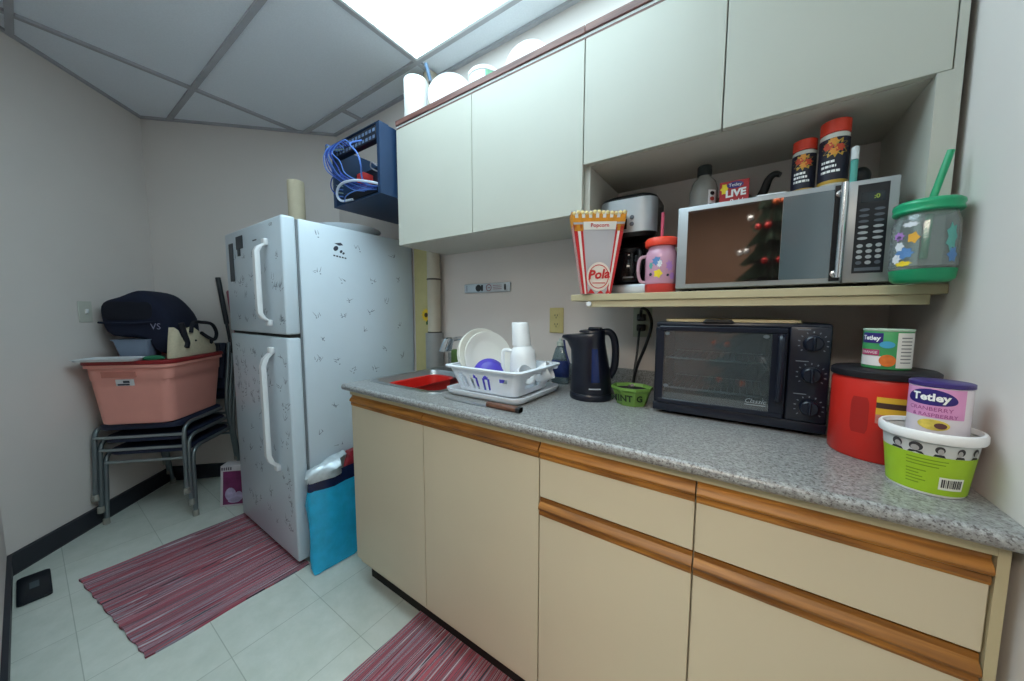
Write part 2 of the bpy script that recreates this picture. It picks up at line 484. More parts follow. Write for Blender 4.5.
# ------------------------------------------------------------------ worktop with sink hole
mb = MB()
sx0, sx1, sy0, sy1 = 0.030, 0.435, -0.525, -0.160
def slab(x0, x1, y0, y1): mb.box(x0, x1, y0, y1, 0.884, 0.910)
yfr = -0.628
slab(0, sx0, yfr, -0.0005); slab(sx1, XR - 0.001, yfr, -0.0005); slab(sx0, sx1, yfr, sy0); slab(sx0, sx1, sy1, -0.0005)
nose = [(yfr + 0.0005, 0.884)] + [(yfr - 0.013 * math.cos(-PI / 2 + PI * k / 8), 0.897 + 0.013 * math.sin(-PI / 2 + PI * k / 8)) for k in range(9)] + [(yfr + 0.0005, 0.910)]
mb.prismx(nose, 0, XR - 0.001)
ct = tag(obj('worktop', mb, counter_m, None, smooth=40), 'grey speckled laminate worktop with rounded front edge', 'worktop', loc=(0, -0.32, 0.884))
mb = MB(); mb.box(0, XR - 0.001, -0.020, -0.0008, 0.9102, 0.985, 0.003)
obj('backsplash', mb, counter_m, ct)

# sink
t = thing('sink', 'stainless steel drop-in sink at the fridge end of the worktop', 'sink', (0.23, -0.34, 0.91))
def rr_(w, d, r, z, ox=0, oy=0): return rrect((sx0 + sx1) / 2 + ox, (sy0 + sy1) / 2 + oy, w, d, r, z, 6)
W_, D_ = sx1 - sx0 - 0.006, sy1 - sy0 - 0.006
mb = MB()
mb.loft([rr_(W_ + 0.036, D_ + 0.10, 0.05, 0.9102, 0, 0.03), rr_(W_ + 0.034, D_ + 0.098, 0.05, 0.9125, 0, 0.03), rr_(W_ - 0.004, D_ - 0.004, 0.05, 0.9125), rr_(W_ - 0.012, D_ - 0.012, 0.05, 0.907),
         rr_(W_ - 0.02, D_ - 0.02, 0.055, 0.80), rr_(W_ - 0.045, D_ - 0.045, 0.06, 0.752), rr_(W_ - 0.10, D_ - 0.10, 0.06, 0.742),
         rr_(W_ - 0.10, D_ - 0.10, 0.06, 0.7405), rr_(W_ - 0.042, D_ - 0.042, 0.06, 0.7505), rr_(W_ - 0.017, D_ - 0.017, 0.055, 0.80), rr_(W_ - 0.009, D_ - 0.009, 0.05, 0.9095)], False, False)
obj('bowl', mb, steel_m, t, smooth=50)
mb = MB(); mb.lathe([(0.0, 0.0), (0.036, 0.0), (0.040, 0.003), (0.030, 0.004), (0.028, 0.001), (0.0, 0.001)], 0.235, -0.34, 0.7425, 24)
obj('drain', mb, chrome_m, t)
# faucet
t = thing('faucet', 'chrome kitchen faucet behind the sink, its spout tip showing left of the plates', 'faucet', (0.24, -0.085, 0.9126))
mb = MB(); mb.lathe([(0.030, 0), (0.030, 0.008), (0.020, 0.016), (0.017, 0.05), (0.016, 0.06)], 0.24, -0.085, 0.9126, 24); obj('faucet_base', mb, chrome_m, t)
mb = MB(); mb.tube([(0.24, -0.085, 0.965), (0.24, -0.085, 1.03), (0.24, -0.10, 1.062), (0.240, -0.15, 1.082), (0.240, -0.20, 1.084), (0.238, -0.238, 1.078)], 0.010, 12, 6); obj('spout', mb, chrome_m, t)
mb = MB(); mb.lathe([(0.014, 0.014), (0.024, 0.006), (0.026, -0.010), (0.029, -0.044), (0.029, -0.052), (0.022, -0.054)], 0.238, -0.25, 1.080, 20, fn=lambda p: Vector((p.x + (p.z - 1.080) * 0.35, p.y + (p.z - 1.080) * 0.12, p.z))); obj('spray_head', mb, chrome_m, t)
mb = MB(); mb.tube([(0.24, -0.085, 0.97), (0.27, -0.087, 0.985), (0.30, -0.09, 1.0)], 0.006, 8, 4); obj('lever', mb, chrome_m, t)
# red dishpan in the sink
mb = MB()
def rp(w, d, r, z): return rrect(0.150, -0.335, w, d, r, z, 6)
mb.loft([rp(0.12, 0.18, 0.04, 0.746), rp(0.13, 0.22, 0.045, 0.76), rp(0.155, 0.275, 0.05, 0.886), rp(0.172, 0.294, 0.055, 0.889), rp(0.172, 0.294, 0.055, 0.893), rp(0.150, 0.268, 0.05, 0.890), rp(0.124, 0.212, 0.042, 0.766)])
tag(obj('dish_pan', mb, M('red_plastic', (205, 34, 26), 0.4), smooth=50), 'bright red plastic dish pan standing in the sink', 'basin', loc=(0.150, -0.335, 0.746))

# ------------------------------------------------------------------ wall cabinets
YU = -0.32
ZT, ZBt, ZS = 2.066, 1.532, 1.684
XU = [-0.019, 0.451, 0.923, 1.304, 1.687, 1.702]
t = thing('wall_cabinet', 'tall pale two-door wall cabinet above the sink', 'cabinet', (XU[0], YU, ZBt), group='pale wall cabinets')
mb = MB(); mb.box(XU[0], XU[2], YU + 0.02, -0.001, ZBt, ZT + 0.022, 0.001, 1); obj('carcass', mb, creamU_m, t, smooth=0)
for a, b in ((0, 1), (1, 2)):
    mb = MB(); mb.box(XU[a] + 0.0014, XU[b] - 0.0014, YU, YU + 0.018, ZBt + 0.001, ZT, 0.0012, 1); obj('door', mb, creamU_m, t, smooth=0)
def cornice(x0, x1, root):
    mb = MB(); mb.box(x0, x1, YU - 0.004, YU + 0.019, ZT + 0.016, ZT + 0.040, 0.002, 1); obj('top_moulding', mb, redwood_m, root, 'dark red-brown wood strip')
    mb = MB(); mb.box(x0, x1, YU + 0.002, YU + 0.0195, ZT + 0.0085, ZT + 0.0158); obj('top_reveal', mb, whitep_m, root, 'thin white strip', smooth=0)
    mb = MB(); mb.box(x0, x1, YU + 0.003, YU + 0.0195, ZT + 0.002, ZT + 0.0083); obj('door_groove', mb, redwood_m, root, smooth=0)
cornice(XU[0], XU[2], t)
t = thing('wall_cabinet', 'short pale two-door wall cabinet over the microwave nook, its sides reaching down to the shelf', 'cabinet', (XU[2], YU, ZS), group='pale wall cabinets')
mb = MB()
mb.box(XU[2] + 0.0006, XU[5], YU + 0.02, -0.001, ZS, ZT + 0.022)
obj('carcass', mb, inner_m, t, smooth=0)
mb = MB(); mb.box(XU[2] + 0.0006, XU[2] + 0.018, YU + 0.02, -0.001, 1.2705, ZS - 0.0005); obj('side_panel', mb, inner_m, t, smooth=0)
mb = MB(); mb.box(1.666, 1.7, YU - 0.001, -0.001, 1.2705, ZS - 0.0005); obj('side_panel', mb, creamU_m, t, smooth=0)
mb = MB(); mb.box(1.6875, 1.7, YU - 0.0005, YU + 0.0195, ZS, ZT); obj('end_stile', mb, creamU_m, t, smooth=0)
for a, b in ((2, 3), (3, 4)):
    mb = MB(); mb.box(XU[a] + 0.0018, XU[b] - 0.0014, YU, YU + 0.018, ZS + 0.001, ZT, 0.0012, 1); obj('door', mb, creamU_m, t, smooth=0)
cornice(XU[2] + 0.0006, XU[5], t)
# shelf
t = thing('shelf', 'long cream shelf board carrying the microwave and coffee maker', 'shelf', (1.3, -0.16, 1.25))
mb = MB(); mb.box(0.888, XR - 0.001, YU, -0.001, 1.249, 1.270, 0.0015, 1); obj('board', mb, edge_m, t, smooth=0)
mb = MB(); mb.box(0.945, 1.69, YU + 0.006, YU + 0.024, 1.228, 1.2487, 0.001, 1); obj('front_cleat', mb, edge_m, t, smooth=0)
mb = MB(); mb.lathe([(0.008, 0), (0.008, 0.008), (0.0, 0.009)], 0, 0, 0, 12, fn=lambda p: Vector((0.953 + p.x, YU + 0.0055 - p.z, 1.2385 + p.y))); obj('screw_cap', mb, whitep_m, t)
# the narrow shadow gap strip beside the cabinet
# ------------------------------------------------------------------ fridge
FX0, FX1, FYB, FY = -1.008, -0.300, -0.645, -0.715
FT = 1.632
t = thing('refrigerator', 'white top-freezer refrigerator with faint floral print', 'refrigerator', ((FX0 + FX1) / 2, -0.34, 0))
mb = MB(); mb.box(FX0 + 0.004, FX1, FYB, -0.012, 0.035, FT, 0.008, 2); obj('cabinet', mb, fridge_m, t)
mb = MB(); mb.box(FX0 + 0.02, FX1 - 0.02, FYB + 0.03, -0.06, 0.0, 0.0345); obj('toe_grille', mb, dark_m, t, 'black toe grille', smooth=0)
mb = MB(); mb.box(FX0 + 0.008, FX1 - 0.006, FYB - 0.010, FYB - 0.0003, 0.05, FT - 0.006); obj('door_gasket', mb, M('grey_gasket', (120, 126, 132), 0.6), t, 'grey door gasket', smooth=0)
def fdoor(z0, z1):
    mb = MB(); mb.box(FX0, FX1 + 0.0, FY, FYB - 0.0105, z0, z1, 0.010, 3)
    return obj('door', mb, fridge_m, t)
fz = fdoor(1.108, FT + 0.003); fr = fdoor(0.028, 1.094)
mb = MB(); mb.box(FX0 + 0.01, FX1 - 0.004, FY + 0.015, FYB - 0.0108, 1.0945, 1.1075); obj('door_gap', mb, dark_m, t, smooth=0)
def fhandle(z0, z1, root, flip):
    mb = MB(); hx = -0.452
    n = 16; rings = []
    for i in range(n + 1):
        s = i / n; z = z0 + (z1 - z0) * s
        e = s if flip else 1 - s                                   # flip: bar meets the door gradually at the top
        out = 0.046 * min(1, (min(s, 1 - s) * 9)) ** 0.5
        if flip: shift = 0.0
        wv = 0.017
        yo = FY - out
        rings.append([Vector((hx - wv, yo, z)), Vector((hx - wv * 0.8, yo - 0.010, z)), Vector((hx + wv * 0.8, yo - 0.010, z)), Vector((hx + wv, yo, z)), Vector((hx + wv * 0.8, yo + 0.010, z)), Vector((hx - wv * 0.8, yo + 0.010, z))])
    mb.loft(rings)
    for z in (z0, z1):
        mb.box(hx - 0.018, hx + 0.018, FY - 0.020, FY + 0.001, z - 0.016, z + 0.016, 0.006, 2)
    return obj('handle', mb, whitep_m, root, smooth=60)
fhandle(1.16, 1.53, fz, True); fhandle(0.46, 1.03, fr, False)
print_m = M('floral_print_ink', (112, 124, 140), 0.5)
ink_m = M('dark_print_ink', (52, 56, 70), 0.5)
dinkm = M('dark_magnet', (52, 58, 66), 0.5)
def stroke(mb, p, d, L, w):
    d = d.normalized(); n = Vector((-d.y, d.x)) * w
    q = p + d * L
    return [p - n, p + n, q + n * 0.3, q - n * 0.3]
def sprig(mb, c, s, fn, rnd):
    for k in range(rnd.randint(3, 5)):
        a = rnd.uniform(0.1, PI - 0.1)
        p = c + Vector((rnd.uniform(-1, 1), rnd.uniform(-0.6, 0.6))) * s * 0.5
        q = stroke(mb, p, Vector((math.cos(a), math.sin(a))), s * rnd.uniform(0.5, 1.1), s * 0.06)
        mb.f([mb.v(fn(v.x, v.y)) for v in q])
    if rnd.random() < 0.8:
        c2 = c + Vector((rnd.uniform(-.3, .5), rnd.uniform(-.6, -.2))) * s
        mb.disc(lambda x, y: fn(c2.x + x, c2.y + y), s * 0.16, s * 0.10, 8)
rnd = random.Random(3)
mb = MB(); sidef = lambda x, h: Vector((FX1 + 0.0004, x, h))
pts = [(-.56, 1.57), (-.361, 1.535), (-.568, 1.401), (-.448, 1.363), (-.28, 1.376), (-.43, 1.27), (-.577, 1.192), (-.455, 1.191), (-.298, 1.206), (-.559, 1.075), (-.343, 1.104),
       (-.586, .98), (-.485, .963), (-.408, .906), (-.285, .895), (-.218, 1.001), (-.12, 1.13), (-.12, 1.4), (-.15, 1.53), (-.509, .741), (-.493, .527), (-.59, .62), (-.4, .76), (-.36, .6), (-.57, .40), (-.46, .35), (-.1, .95), (-.2, 1.27)]
for y, z in pts: sprig(mb, Vector((y, z)), 0.026, sidef, rnd)
obj('floral_print', mb, print_m, t, 'grey floral sprigs printed on the side', smooth=0)
for root, z0, z1 in ((fz, 1.15, 1.50), (fr, 0.12, 1.04)):
    mb = MB(); ff = lambda x, h: Vector((x, FY - 0.0004, h))
    for k in range(int((z1 - z0) * 95)):
        sprig(mb, Vector((rnd.uniform(FX0 + 0.05, -0.50) if k % 4 else rnd.uniform(-0.42, FX1 - 0.03), rnd.uniform(z0, z1))), 0.03, ff, rnd)
    obj('floral_print', mb, print_m, root, 'grey floral print', smooth=0)
# side logo sticker: dark leaf-like shapes over a caption line
mb = MB()
for c, r, q in (((-.478, 1.524), .012, .013), ((-.452, 1.512), .007, .008), ((-.440, 1.505), .006, .006)):
    mb.disc(lambda x, y: sidef(c[0] + x + y * 0.3, c[1] + y), r, q, 10)
q = [(-.485, 1.548), (-.452, 1.556), (-.440, 1.545), (-.462, 1.540)]
mb.f([mb.v(sidef(*p)) for p in q])
for k in range(5):
    y = -.492 + k * 0.014; mb.f([mb.v(sidef(a, b - (y + .49) * 0.1)) for a, b in ((y, 1.492), (y + .010, 1.491), (y + .010, 1.484), (y, 1.485))])
obj('side_logo', mb, ink_m, t, 'small dark emblem on the side', smooth=0)
# badges and notes on the freezer door
mb = MB(); mb.box(-.945, -.885, FY - 0.003, FY - 0.0003, 1.375, 1.575, 0.001, 1); obj('magnet_strip', mb, dinkm, fz, 'tall dark sticker', smooth=0)
mb = MB(); mb.box(-.835, -.745, FY - 0.003, FY - 0.0003, 1.535, 1.60, 0.001, 1); mb.box(-.82, -.785, FY - 0.003, FY - 0.0003, 1.50, 1.5349); obj('magnet_strip', mb, dinkm, fz, 'torn dark sticker', smooth=0)
mb = MB(); mb.text('Frigidaire'[:0] or 'GE', 0.018, lambda x, h: Vector((-.405 + x * 1.6, FY - 0.0006, 1.605 + h))); obj('brand_badge', mb, ink_m, fz, smooth=0)
mb = MB()
for k, z in enumerate((1.56, 1.49, 1.475, 1.46, 1.43, 1.42)): mb.f([mb.v(ff(a, b)) for a, b in ((-.62, z), (-.57 + 0.01 * (k % 2), z), (-.57, z - .006), (-.62, z - .006))])
obj('printed_note', mb, ink_m, fz, smooth=0)
# on top of the fridge
mb = MB(); mb.lathe([(0.0, 0), (0.14, 0.0), (0.20, 0.018), (0.235, 0.040), (0.24, 0.044), (0.234, 0.046), (0.19, 0.026), (0.13, 0.010), (0.0, 0.008)], -0.57, -0.29, FT + 0.0005, 40, 1.0, 0.8)
tag(obj('serving_platter', mb, whitep_m, smooth=60), 'white oval platter lying on top of the refrigerator', 'platter', loc=(-0.57, -0.29, FT))
mb = MB(); pz = FT + 0.0005
mb.lathe([(0.042, 0), (0.045, 0.004), (0.045, 0.35), (0.042, 0.354), (0.032, 0.354), (0.032, 0.30), (0.0, 0.30)], -0.865, -0.40, pz, 32)
t2 = obj('cardboard_tube', mb, M('beige_card', (206, 194, 168), 0.8), smooth=50); tag(t2, 'beige cardboard tube standing on top of the refrigerator', 'tube', loc=(-0.865, -0.40, FT))
mb = MB(); mb.box(-0.80, -0.70, -0.62, -0.56, FT + 0.0005, FT + 0.022, 0.006, 2); mb.box(-0.78, -0.73, -0.61, -0.57, FT + 0.0221, FT + 0.028, 0.003, 1)
tag(obj('trinket_box', mb, M('dark_brown_box', (72, 44, 44), 0.5), smooth=40), 'small dark reddish box on the front edge of the refrigerator top', 'box', loc=(-0.75, -0.59, FT))

# ------------------------------------------------------------------ stacked chairs in the corner
navy_m = M('navy_vinyl', (30, 38, 62), 0.55, bump=0.05)
greym = M('grey_metal', (128, 138, 142), 0.38, metal=0.75)
glide_m = M('grey_rubber', (150, 148, 140), 0.7)
def make_chair(label):
    """local frame: x across, y towards the back, origin under the middle of the front legs"""
    o = D(-1.725, 0.290, 0)
    t = thing('stacking_chair', label, 'chair', o, PI / 4, 'stacked chairs in the corner')
    w = 0.215
    mb = MB(); mb.loft([rrect(0, 0.195, 0.40, 0.40, 0.05, z, 5) if not i else rrect(0, 0.195, 0.40 - 2 * i, 0.40 - 2 * i, 0.05, z, 5) for z, i in ((0.396, 0.006), (0.400, 0), (0.424, 0), (0.432, 0.008))])
    obj('seat', mb, navy_m, t, local=True, smooth=50)
    mb = MB(); mb.grid(lambda u, v: Vector(((u - 0.5) * 0.39, 0.425 + 0.018 * (1 - (2 * u - 1) ** 2) + (v * 0.05), 0.60 + v * 0.24)), 10, 4)
    obj('backrest', mb, navy_m, t, local=True, solid=0.022)
    for s in (-1, 1):
        mb = MB(); mb.tube([(s * (w + 0.006), -0.012, 0.012), (s * (w + 0.002), 0.0, 0.20), (s * w, 0.006, 0.33), (s * w, 0.020, 0.385), (s * w, 0.06, 0.408), (s * w, 0.12, 0.410)], 0.011, 10, 4)
        l = obj('front_leg', mb, greym, t, local=True)
        mb = MB(); mb.lathe([(0.013, 0), (0.015, 0.002), (0.014, 0.034), (0.011, 0.036)], s * (w + 0.006), -0.013, 0, 12); obj('rubber_foot', mb, glide_m, l, local=True)
        mb = MB(); mb.tube([(s * w, 0.12, 0.410), (s * w, 0.26, 0.410), (s * w, 0.34, 0.412)], 0.011, 10, 2); obj('side_rail', mb, greym, t, local=True)
        mb = MB(); mb.tube([(s * (w + 0.004), 0.455, 0.012), (s * w, 0.42, 0.25), (s * w, 0.395, 0.40), (s * w, 0.41, 0.55), (s * w, 0.435, 0.68), (s * (w - 0.006), 0.475, 0.845)], 0.011, 10, 4)
        l = obj('rear_leg', mb, greym, t, local=True)
        mb = MB(); mb.lathe([(0.013, 0), (0.015, 0.002), (0.014, 0.034), (0.011, 0.036)], s * (w + 0.004), 0.456, 0, 12); obj('rubber_foot', mb, glide_m, l, local=True)
    mb = MB(); mb.tube([(-w, 0.006, 0.352), (w, 0.006, 0.352)], 0.0085, 10); obj('front_crossbar', mb, M('bright_metal', (168, 176, 178), 0.3, metal=0.7), t, local=True)
    mb = MB(); mb.tube([(-w, 0.40, 0.36), (w, 0.40, 0.36)], 0.0085, 10); obj('rear_crossbar', mb, greym, t, local=True)
    return t
ch = make_chair('lowest of the three stacked navy chairs, its grey legs standing on the floor')
for k, lab in ((1, 'middle one of the three stacked navy chairs in the corner'), (2, 'top chair of the navy stack, with the pink storage tote on its seat')):
    c = copy_thing(ch, D(-0.010 * k, -0.012 * k, 0.076 * k)); c['label'] = lab
SZ = 0.432 + 0.152                                                # top of the highest seat

# pink storage tote with dark red lid
pink_m = M('pink_plastic', (240, 164, 150), 0.42, vary=0.02)
ta, tb = -1.735, 0.440
t = thing('storage_tote', 'salmon pink plastic storage tote with dark red rim on the chair stack', 'storage box', D(ta, tb, SZ + 0.001), PI / 4)
mb = MB()
def tr(w, d, r, z, dx=0, dy=0): return rrect(dx, dy, w, d, r, z, 6)
mb.loft([tr(0.335, 0.385, 0.05, 0.0), tr(0.35, 0.40, 0.05, 0.006), tr(0.382, 0.434, 0.05, 0.21), tr(0.388, 0.44, 0.05, 0.25), tr(0.394, 0.446, 0.05, 0.254), tr(0.400, 0.452, 0.05, 0.318), tr(0.424, 0.476, 0.055, 0.322), tr(0.424, 0.476, 0.055, 0.338),
         tr(0.414, 0.466, 0.05, 0.338), tr(0.390, 0.44, 0.05, 0.322), tr(0.34, 0.39, 0.045, 0.010)])
obj('tub', mb, pink_m, t, local=True, smooth=40)
mb = MB()
mb.loft([tr(0.430, 0.482, 0.058, 0.3385), tr(0.434, 0.486, 0.058, 0.342), tr(0.434, 0.486, 0.058, 0.355), tr(0.426, 0.478, 0.055, 0.360), tr(0.40, 0.452, 0.05, 0.360), tr(0.39, 0.442, 0.05, 0.352)])
obj('lid', mb, M('dark_red_plastic', (150, 40, 42), 0.4), t, 'dark red lid', local=True, smooth=40)
mb = MB(); mb.box(-0.085, 0.075, -0.2235, -0.2205, 0.268, 0.302, 0.0012, 1, fn=lambda p: Vector((p.x - 0.03, p.y - (p.z - 0.27) * 0.09 - 0.0025, p.z))); obj('grip_recess', mb, M('deep_pink_plastic', (206, 128, 114), 0.5), t, local=True)
mb = MB(); mb.grid(lambda u, v: Vector((-0.055 + u * 0.085, -0.2200 - v * 0.004, 0.222 + v * 0.036)), 4, 2); l = obj('label', mb, M('paper_white', (214, 212, 214), 0.7), t, 'small white paper label', local=True)
mb = MB(); mb.grid(lambda u, v: Vector((-0.048 + u * 0.055, -0.2206 - v * 0.001, 0.224 + v * 0.009)), 4, 2); mb.grid(lambda u, v: Vector((-0.02 + u * 0.03, -0.2238 - v * 0.001, 0.238 + v * 0.012)), 4, 2)
obj('label_print', mb, ink_m, l, local=True)
LZ = SZ + 0.001 + 0.361
# white tray lying on the lid's left end
mb = MB(); mb.loft([[D(p.x, p.y, p.z) for p in rrect(-1.80, 0.235, w, d, 0.02, z, 4)] for w, d, z in ((0.27, 0.13, LZ + 0.0005), (0.285, 0.145, LZ + 0.012), (0.29, 0.15, LZ + 0.0125), (0.272, 0.132, LZ + 0.006))])
tag(obj('white_tray', mb, whitep_m, smooth=40), 'flat white tray on the left front edge of the tote lid', 'tray', loc=D(-1.80, 0.235, LZ))
# clear plastic box
mb = MB()
PB = lambda w, d, z: [D(p.x, p.y, p.z) for p in rrect(-1.790, 0.385, w, d, 0.015, z, 4)]
mb.loft([PB(0.14, 0.10, LZ + 0.001), PB(0.175, 0.13, LZ + 0.10), PB(0.186, 0.142, LZ + 0.101), PB(0.186, 0.142, LZ + 0.107), PB(0.168, 0.122, LZ + 0.107), PB(0.134, 0.094, LZ + 0.004)])
tag(obj('plastic_box', mb, M('clear_blueish_plastic', (150, 166, 190), 0.25, trans=0.35, vary=0.02), smooth=40), 'translucent plastic box under the front of the navy bag', 'box', loc=D(-1.790, 0.385, LZ))
# navy bag
bagm = M('navy_fabric', (20, 26, 48), 0.9, bump=0.25, scale=60)
t = thing('navy_bag', 'dark navy gym bag heaped on top of the pink tote', 'bag', D(-1.77, 0.46, LZ + 0.11))
prof = [(-1.955, 1.165), (-1.958, 1.225), (-1.945, 1.27), (-1.90, 1.29), (-1.86, 1.30), (-1.80, 1.325), (-1.765, 1.34), (-1.73, 1.33), (-1.69, 1.30), (-1.64, 1.24), (-1.60, 1.17), (-1.60, 1.08), (-1.605, LZ + 0.004), (-1.675, LZ + 0.004), (-1.688, LZ + 0.116), (-1.86, LZ + 0.116), (-1.93, 1.08)]
mb = MB(); rings = []
for s, b in ((0.80, 0.335), (0.96, 0.345), (1.0, 0.40), (0.99, 0.52), (0.93, 0.60), (0.80, 0.62)):
    cxp, czp = -1.78, 1.17
    rings.append([D(cxp + (x - cxp) * s + 0.012 * noise.noise(Vector((x * 9, z * 9, b * 9))), b + 0.016 * noise.noise(Vector((x * 14, z * 14, b * 5 + 3))), max(LZ + 0.004, czp + (z - czp) * s) if z < LZ + 0.05 or z > LZ + 0.13 else LZ + 0.116) for x, z in prof])
mb.loft(rings)
bg = obj('body', mb, bagm, t, smooth=60, sub=1)
mb = MB(); mb.loft([[D(p.x, 0.3385 - d, p.y + 0.0) for p in rrect(-1.80, 1.215, w, h, 0.03, 0, 5)] for w, h, d in ((0.23, 0.10, -0.012), (0.235, 0.105, 0.001), (0.222, 0.092, 0.004))])
obj('front_pocket', mb, M('black_navy_fabric', (12, 15, 30), 0.85, bump=0.2, scale=70), t, 'darker front pocket')
mb = MB(); mb.tube([D(-1.94, 0.335, 1.150), D(-1.86, 0.326, 1.145), D(-1.74, 0.322, 1.147), D(-1.66, 0.330, 1.152)], 0.006, 8, 4); obj('piping', mb, bagm, t)
mb = MB(); mb.text('VS', 0.05, lambda x, h: D(-1.665 + x, 0.3325 - 0.004, 1.125 + h)); obj('lettering', mb, M('grey_lilac', (132, 132, 158), 0.7), t, 'pale lettering', smooth=0)
# cream canvas bag with black straps, lying along the right side of the lid
canm = M('cream_canvas', (216, 204, 176), 0.9, bump=0.2, scale=90)
t = thing('canvas_bag', 'slumped cream canvas bag with black straps at the right end of the tote lid', 'bag', D(-1.56, 0.40, LZ))
poly = [(0.265, 0), (0.27, 0.10), (0.285, 0.175), (0.315, 0.12), (0.345, 0.075), (0.375, 0.085), (0.41, 0.165), (0.44, 0.17), (0.50, 0.13), (0.60, 0.075), (0.625, 0.03), (0.62, 0)]
mb = MB(); rings = []
for s, a in ((0.90, -1.584), (1.0, -1.574), (1.0, -1.548), (0.9, -1.538)):
    rings.append([D(a + 0.008 * noise.noise(Vector((y * 20, z * 20, a * 8))), 0.44 + (y - 0.44) * s, LZ + 0.001 + z * s) for y, z in poly])
mb.loft(rings); obj('body', mb, canm, t, smooth=60)
strapm = M('black_strap', (26, 26, 36), 0.8)
mb = MB(); mb.tube([D(-1.535, 0.395, LZ + 0.14), D(-1.53, 0.41, LZ + 0.20), D(-1.53, 0.48, LZ + 0.20), D(-1.53, 0.57, LZ + 0.185), D(-1.53, 0.61, LZ + 0.13), D(-1.528, 0.585, LZ + 0.085), D(-1.527, 0.53, LZ + 0.10), D(-1.53, 0.47, LZ + 0.135)], 0.010, 8, 6); obj('strap', mb, strapm, t, 'black strap')
mb = MB(); mb.tube([D(-1.535, 0.325, LZ + 0.20), D(-1.532, 0.34, LZ + 0.13), D(-1.532, 0.355, LZ + 0.085), D(-1.532, 0.345, LZ + 0.055)], 0.014, 8, 5); obj('strap', mb, strapm, t, 'black strap')
mb = MB(); mb.sphere(D(-1.536, 0.43, LZ + 0.09), 0.006); obj('snap', mb, strapm, t)
mb = MB(); mb.sphere(D(-1.534, 0.56, LZ + 0.075), 0.018, 0.010, 0.018); obj('strap_ring', mb, strapm, t)
# green cloth on the lid's front edge
mb = MB(); mb.lathe([(0.0, 0), (0.045, 0.001), (0.052, 0.008), (0.040, 0.020), (0.015, 0.024), (0.0, 0.024)], 0, 0, 0, 20, 1.0, 0.45, fn=lambda p: D(-1.610 + p.x + 0.004 * noise.noise(p * 40), 0.226 + p.y, LZ + 0.001 + p.z))
tag(obj('green_cloth', mb, M('green_cloth', (42, 110, 78), 0.9, bump=0.2), smooth=60), 'small crumpled green cloth on the front edge of the tote lid', 'cloth', loc=D(-1.61, 0.226, LZ))
# dark cup at the far right of the lid
mb = MB(); c = D(-1.565, 0.650, 0); mb.lathe([(0.016, 0), (0.018, 0.002), (0.021, 0.05), (0.022, 0.052), (0.017, 0.053), (0.0, 0.048)], c.x, c.y, LZ + 0.001, 20)
tag(obj('jar', mb, M('dark_grey_plastic', (62, 66, 74), 0.5), smooth=50), 'small dark grey jar at the far right corner of the tote lid', 'jar', loc=(c.x, c.y, LZ))

# poles leaning in the corner beside the fridge
mb = MB(); p0, p1 = D(-1.415, 0.735, 0.012), D(-1.588, 0.762, 1.45)
mb.tube([p0, p0.lerp(p1, 0.78)], 0.010, 10); mb.tube([p0.lerp(p1, 0.775), p1], 0.015, 10)
tag(obj('broom_pole', mb, M('black_pole', (30, 34, 40), 0.45), smooth=60), 'black pole with thick grip leaning in the corner behind the refrigerator', 'pole', loc=p0)
mb = MB(); p0, p1 = D(-1.375, 0.715, 0.010), D(-1.525, 0.755, 1.36)
mb.tube([p0, p1], 0.009, 10); mb.tube([p0.lerp(p1, 0.80), p0.lerp(p1, 0.995)], 0.014, 10)
tag(obj('mop_pole', mb, M('dull_pink_pole', (150, 84, 96), 0.5), smooth=60), 'dull pink pole leaning between the black pole and the refrigerator', 'pole', loc=p0)
# light switch on the left diagonal wall
t = thing('light_switch', 'pale light switch plate on the left wall above the tote', 'light switch', D(a1, 0.32, 1.21))
mb = MB(); mb.box(0, 0.005, -0.036, 0.036, -0.058, 0.058, 0.002, 1, fn=lambda p: D(a1 + 0.0006 + p.x, 0.325 + p.y, 1.21 + p.z)); obj('plate', mb, M('ivory_plate', (200, 200, 190), 0.5), t)
mb = MB(); mb.box(0, 0.010, -0.006, 0.006, -0.012, 0.012, 0.001, 1, fn=lambda p: D(a1 + 0.006 + p.x, 0.325 + p.y, 1.21 + p.z + p.x * 0.4)); obj('toggle', mb, whitep_m, t)
# purple carton on the floor beside the fridge
t = thing('carton', 'purple printed carton with white border standing on the floor behind the rug', 'box', D(-1.355, 0.38, 0))
f_ = lambda p: D(-1.352 + p.x, 0.345 + p.y + p.z * 0.12, p.z + 0.001)
mb = MB(); mb.box(-0.068, 0.068, 0, 0.07, 0, 0.25, 0.002, 1, fn=f_); obj('box_body', mb, M('white_card', (206, 202, 206), 0.6), t)
mb = MB(); mb.box(-0.052, 0.066, -0.001, 0.0, 0.012, 0.215, fn=f_); l = obj('printed_panel', mb, M('purple_print', (118, 44, 92), 0.5, vary=0.3, scale=18), t, 'purple printed panel', smooth=0)
mb = MB()
for c, r, q in (((-.01, .075), .030, .040), ((.035, .06), .024, .03), ((.01, .035), .035, .014)): mb.disc(lambda x, z: f_(Vector((c[0] + x, -0.0016, c[1] + z))), r, q, 14)
obj('picture', mb, M('lilac_print', (182, 168, 200), 0.6, vary=0.25, scale=40), l, 'pale lilac picture', smooth=0)
mb = MB()
for k in range(5): mb.box(-0.062 + k * 0.012, -0.054 + k * 0.012, -0.0015, 0, 0.222, 0.240, fn=f_)
obj('barcode', mb, M('grey_print', (96, 90, 100), 0.6), t, smooth=0)

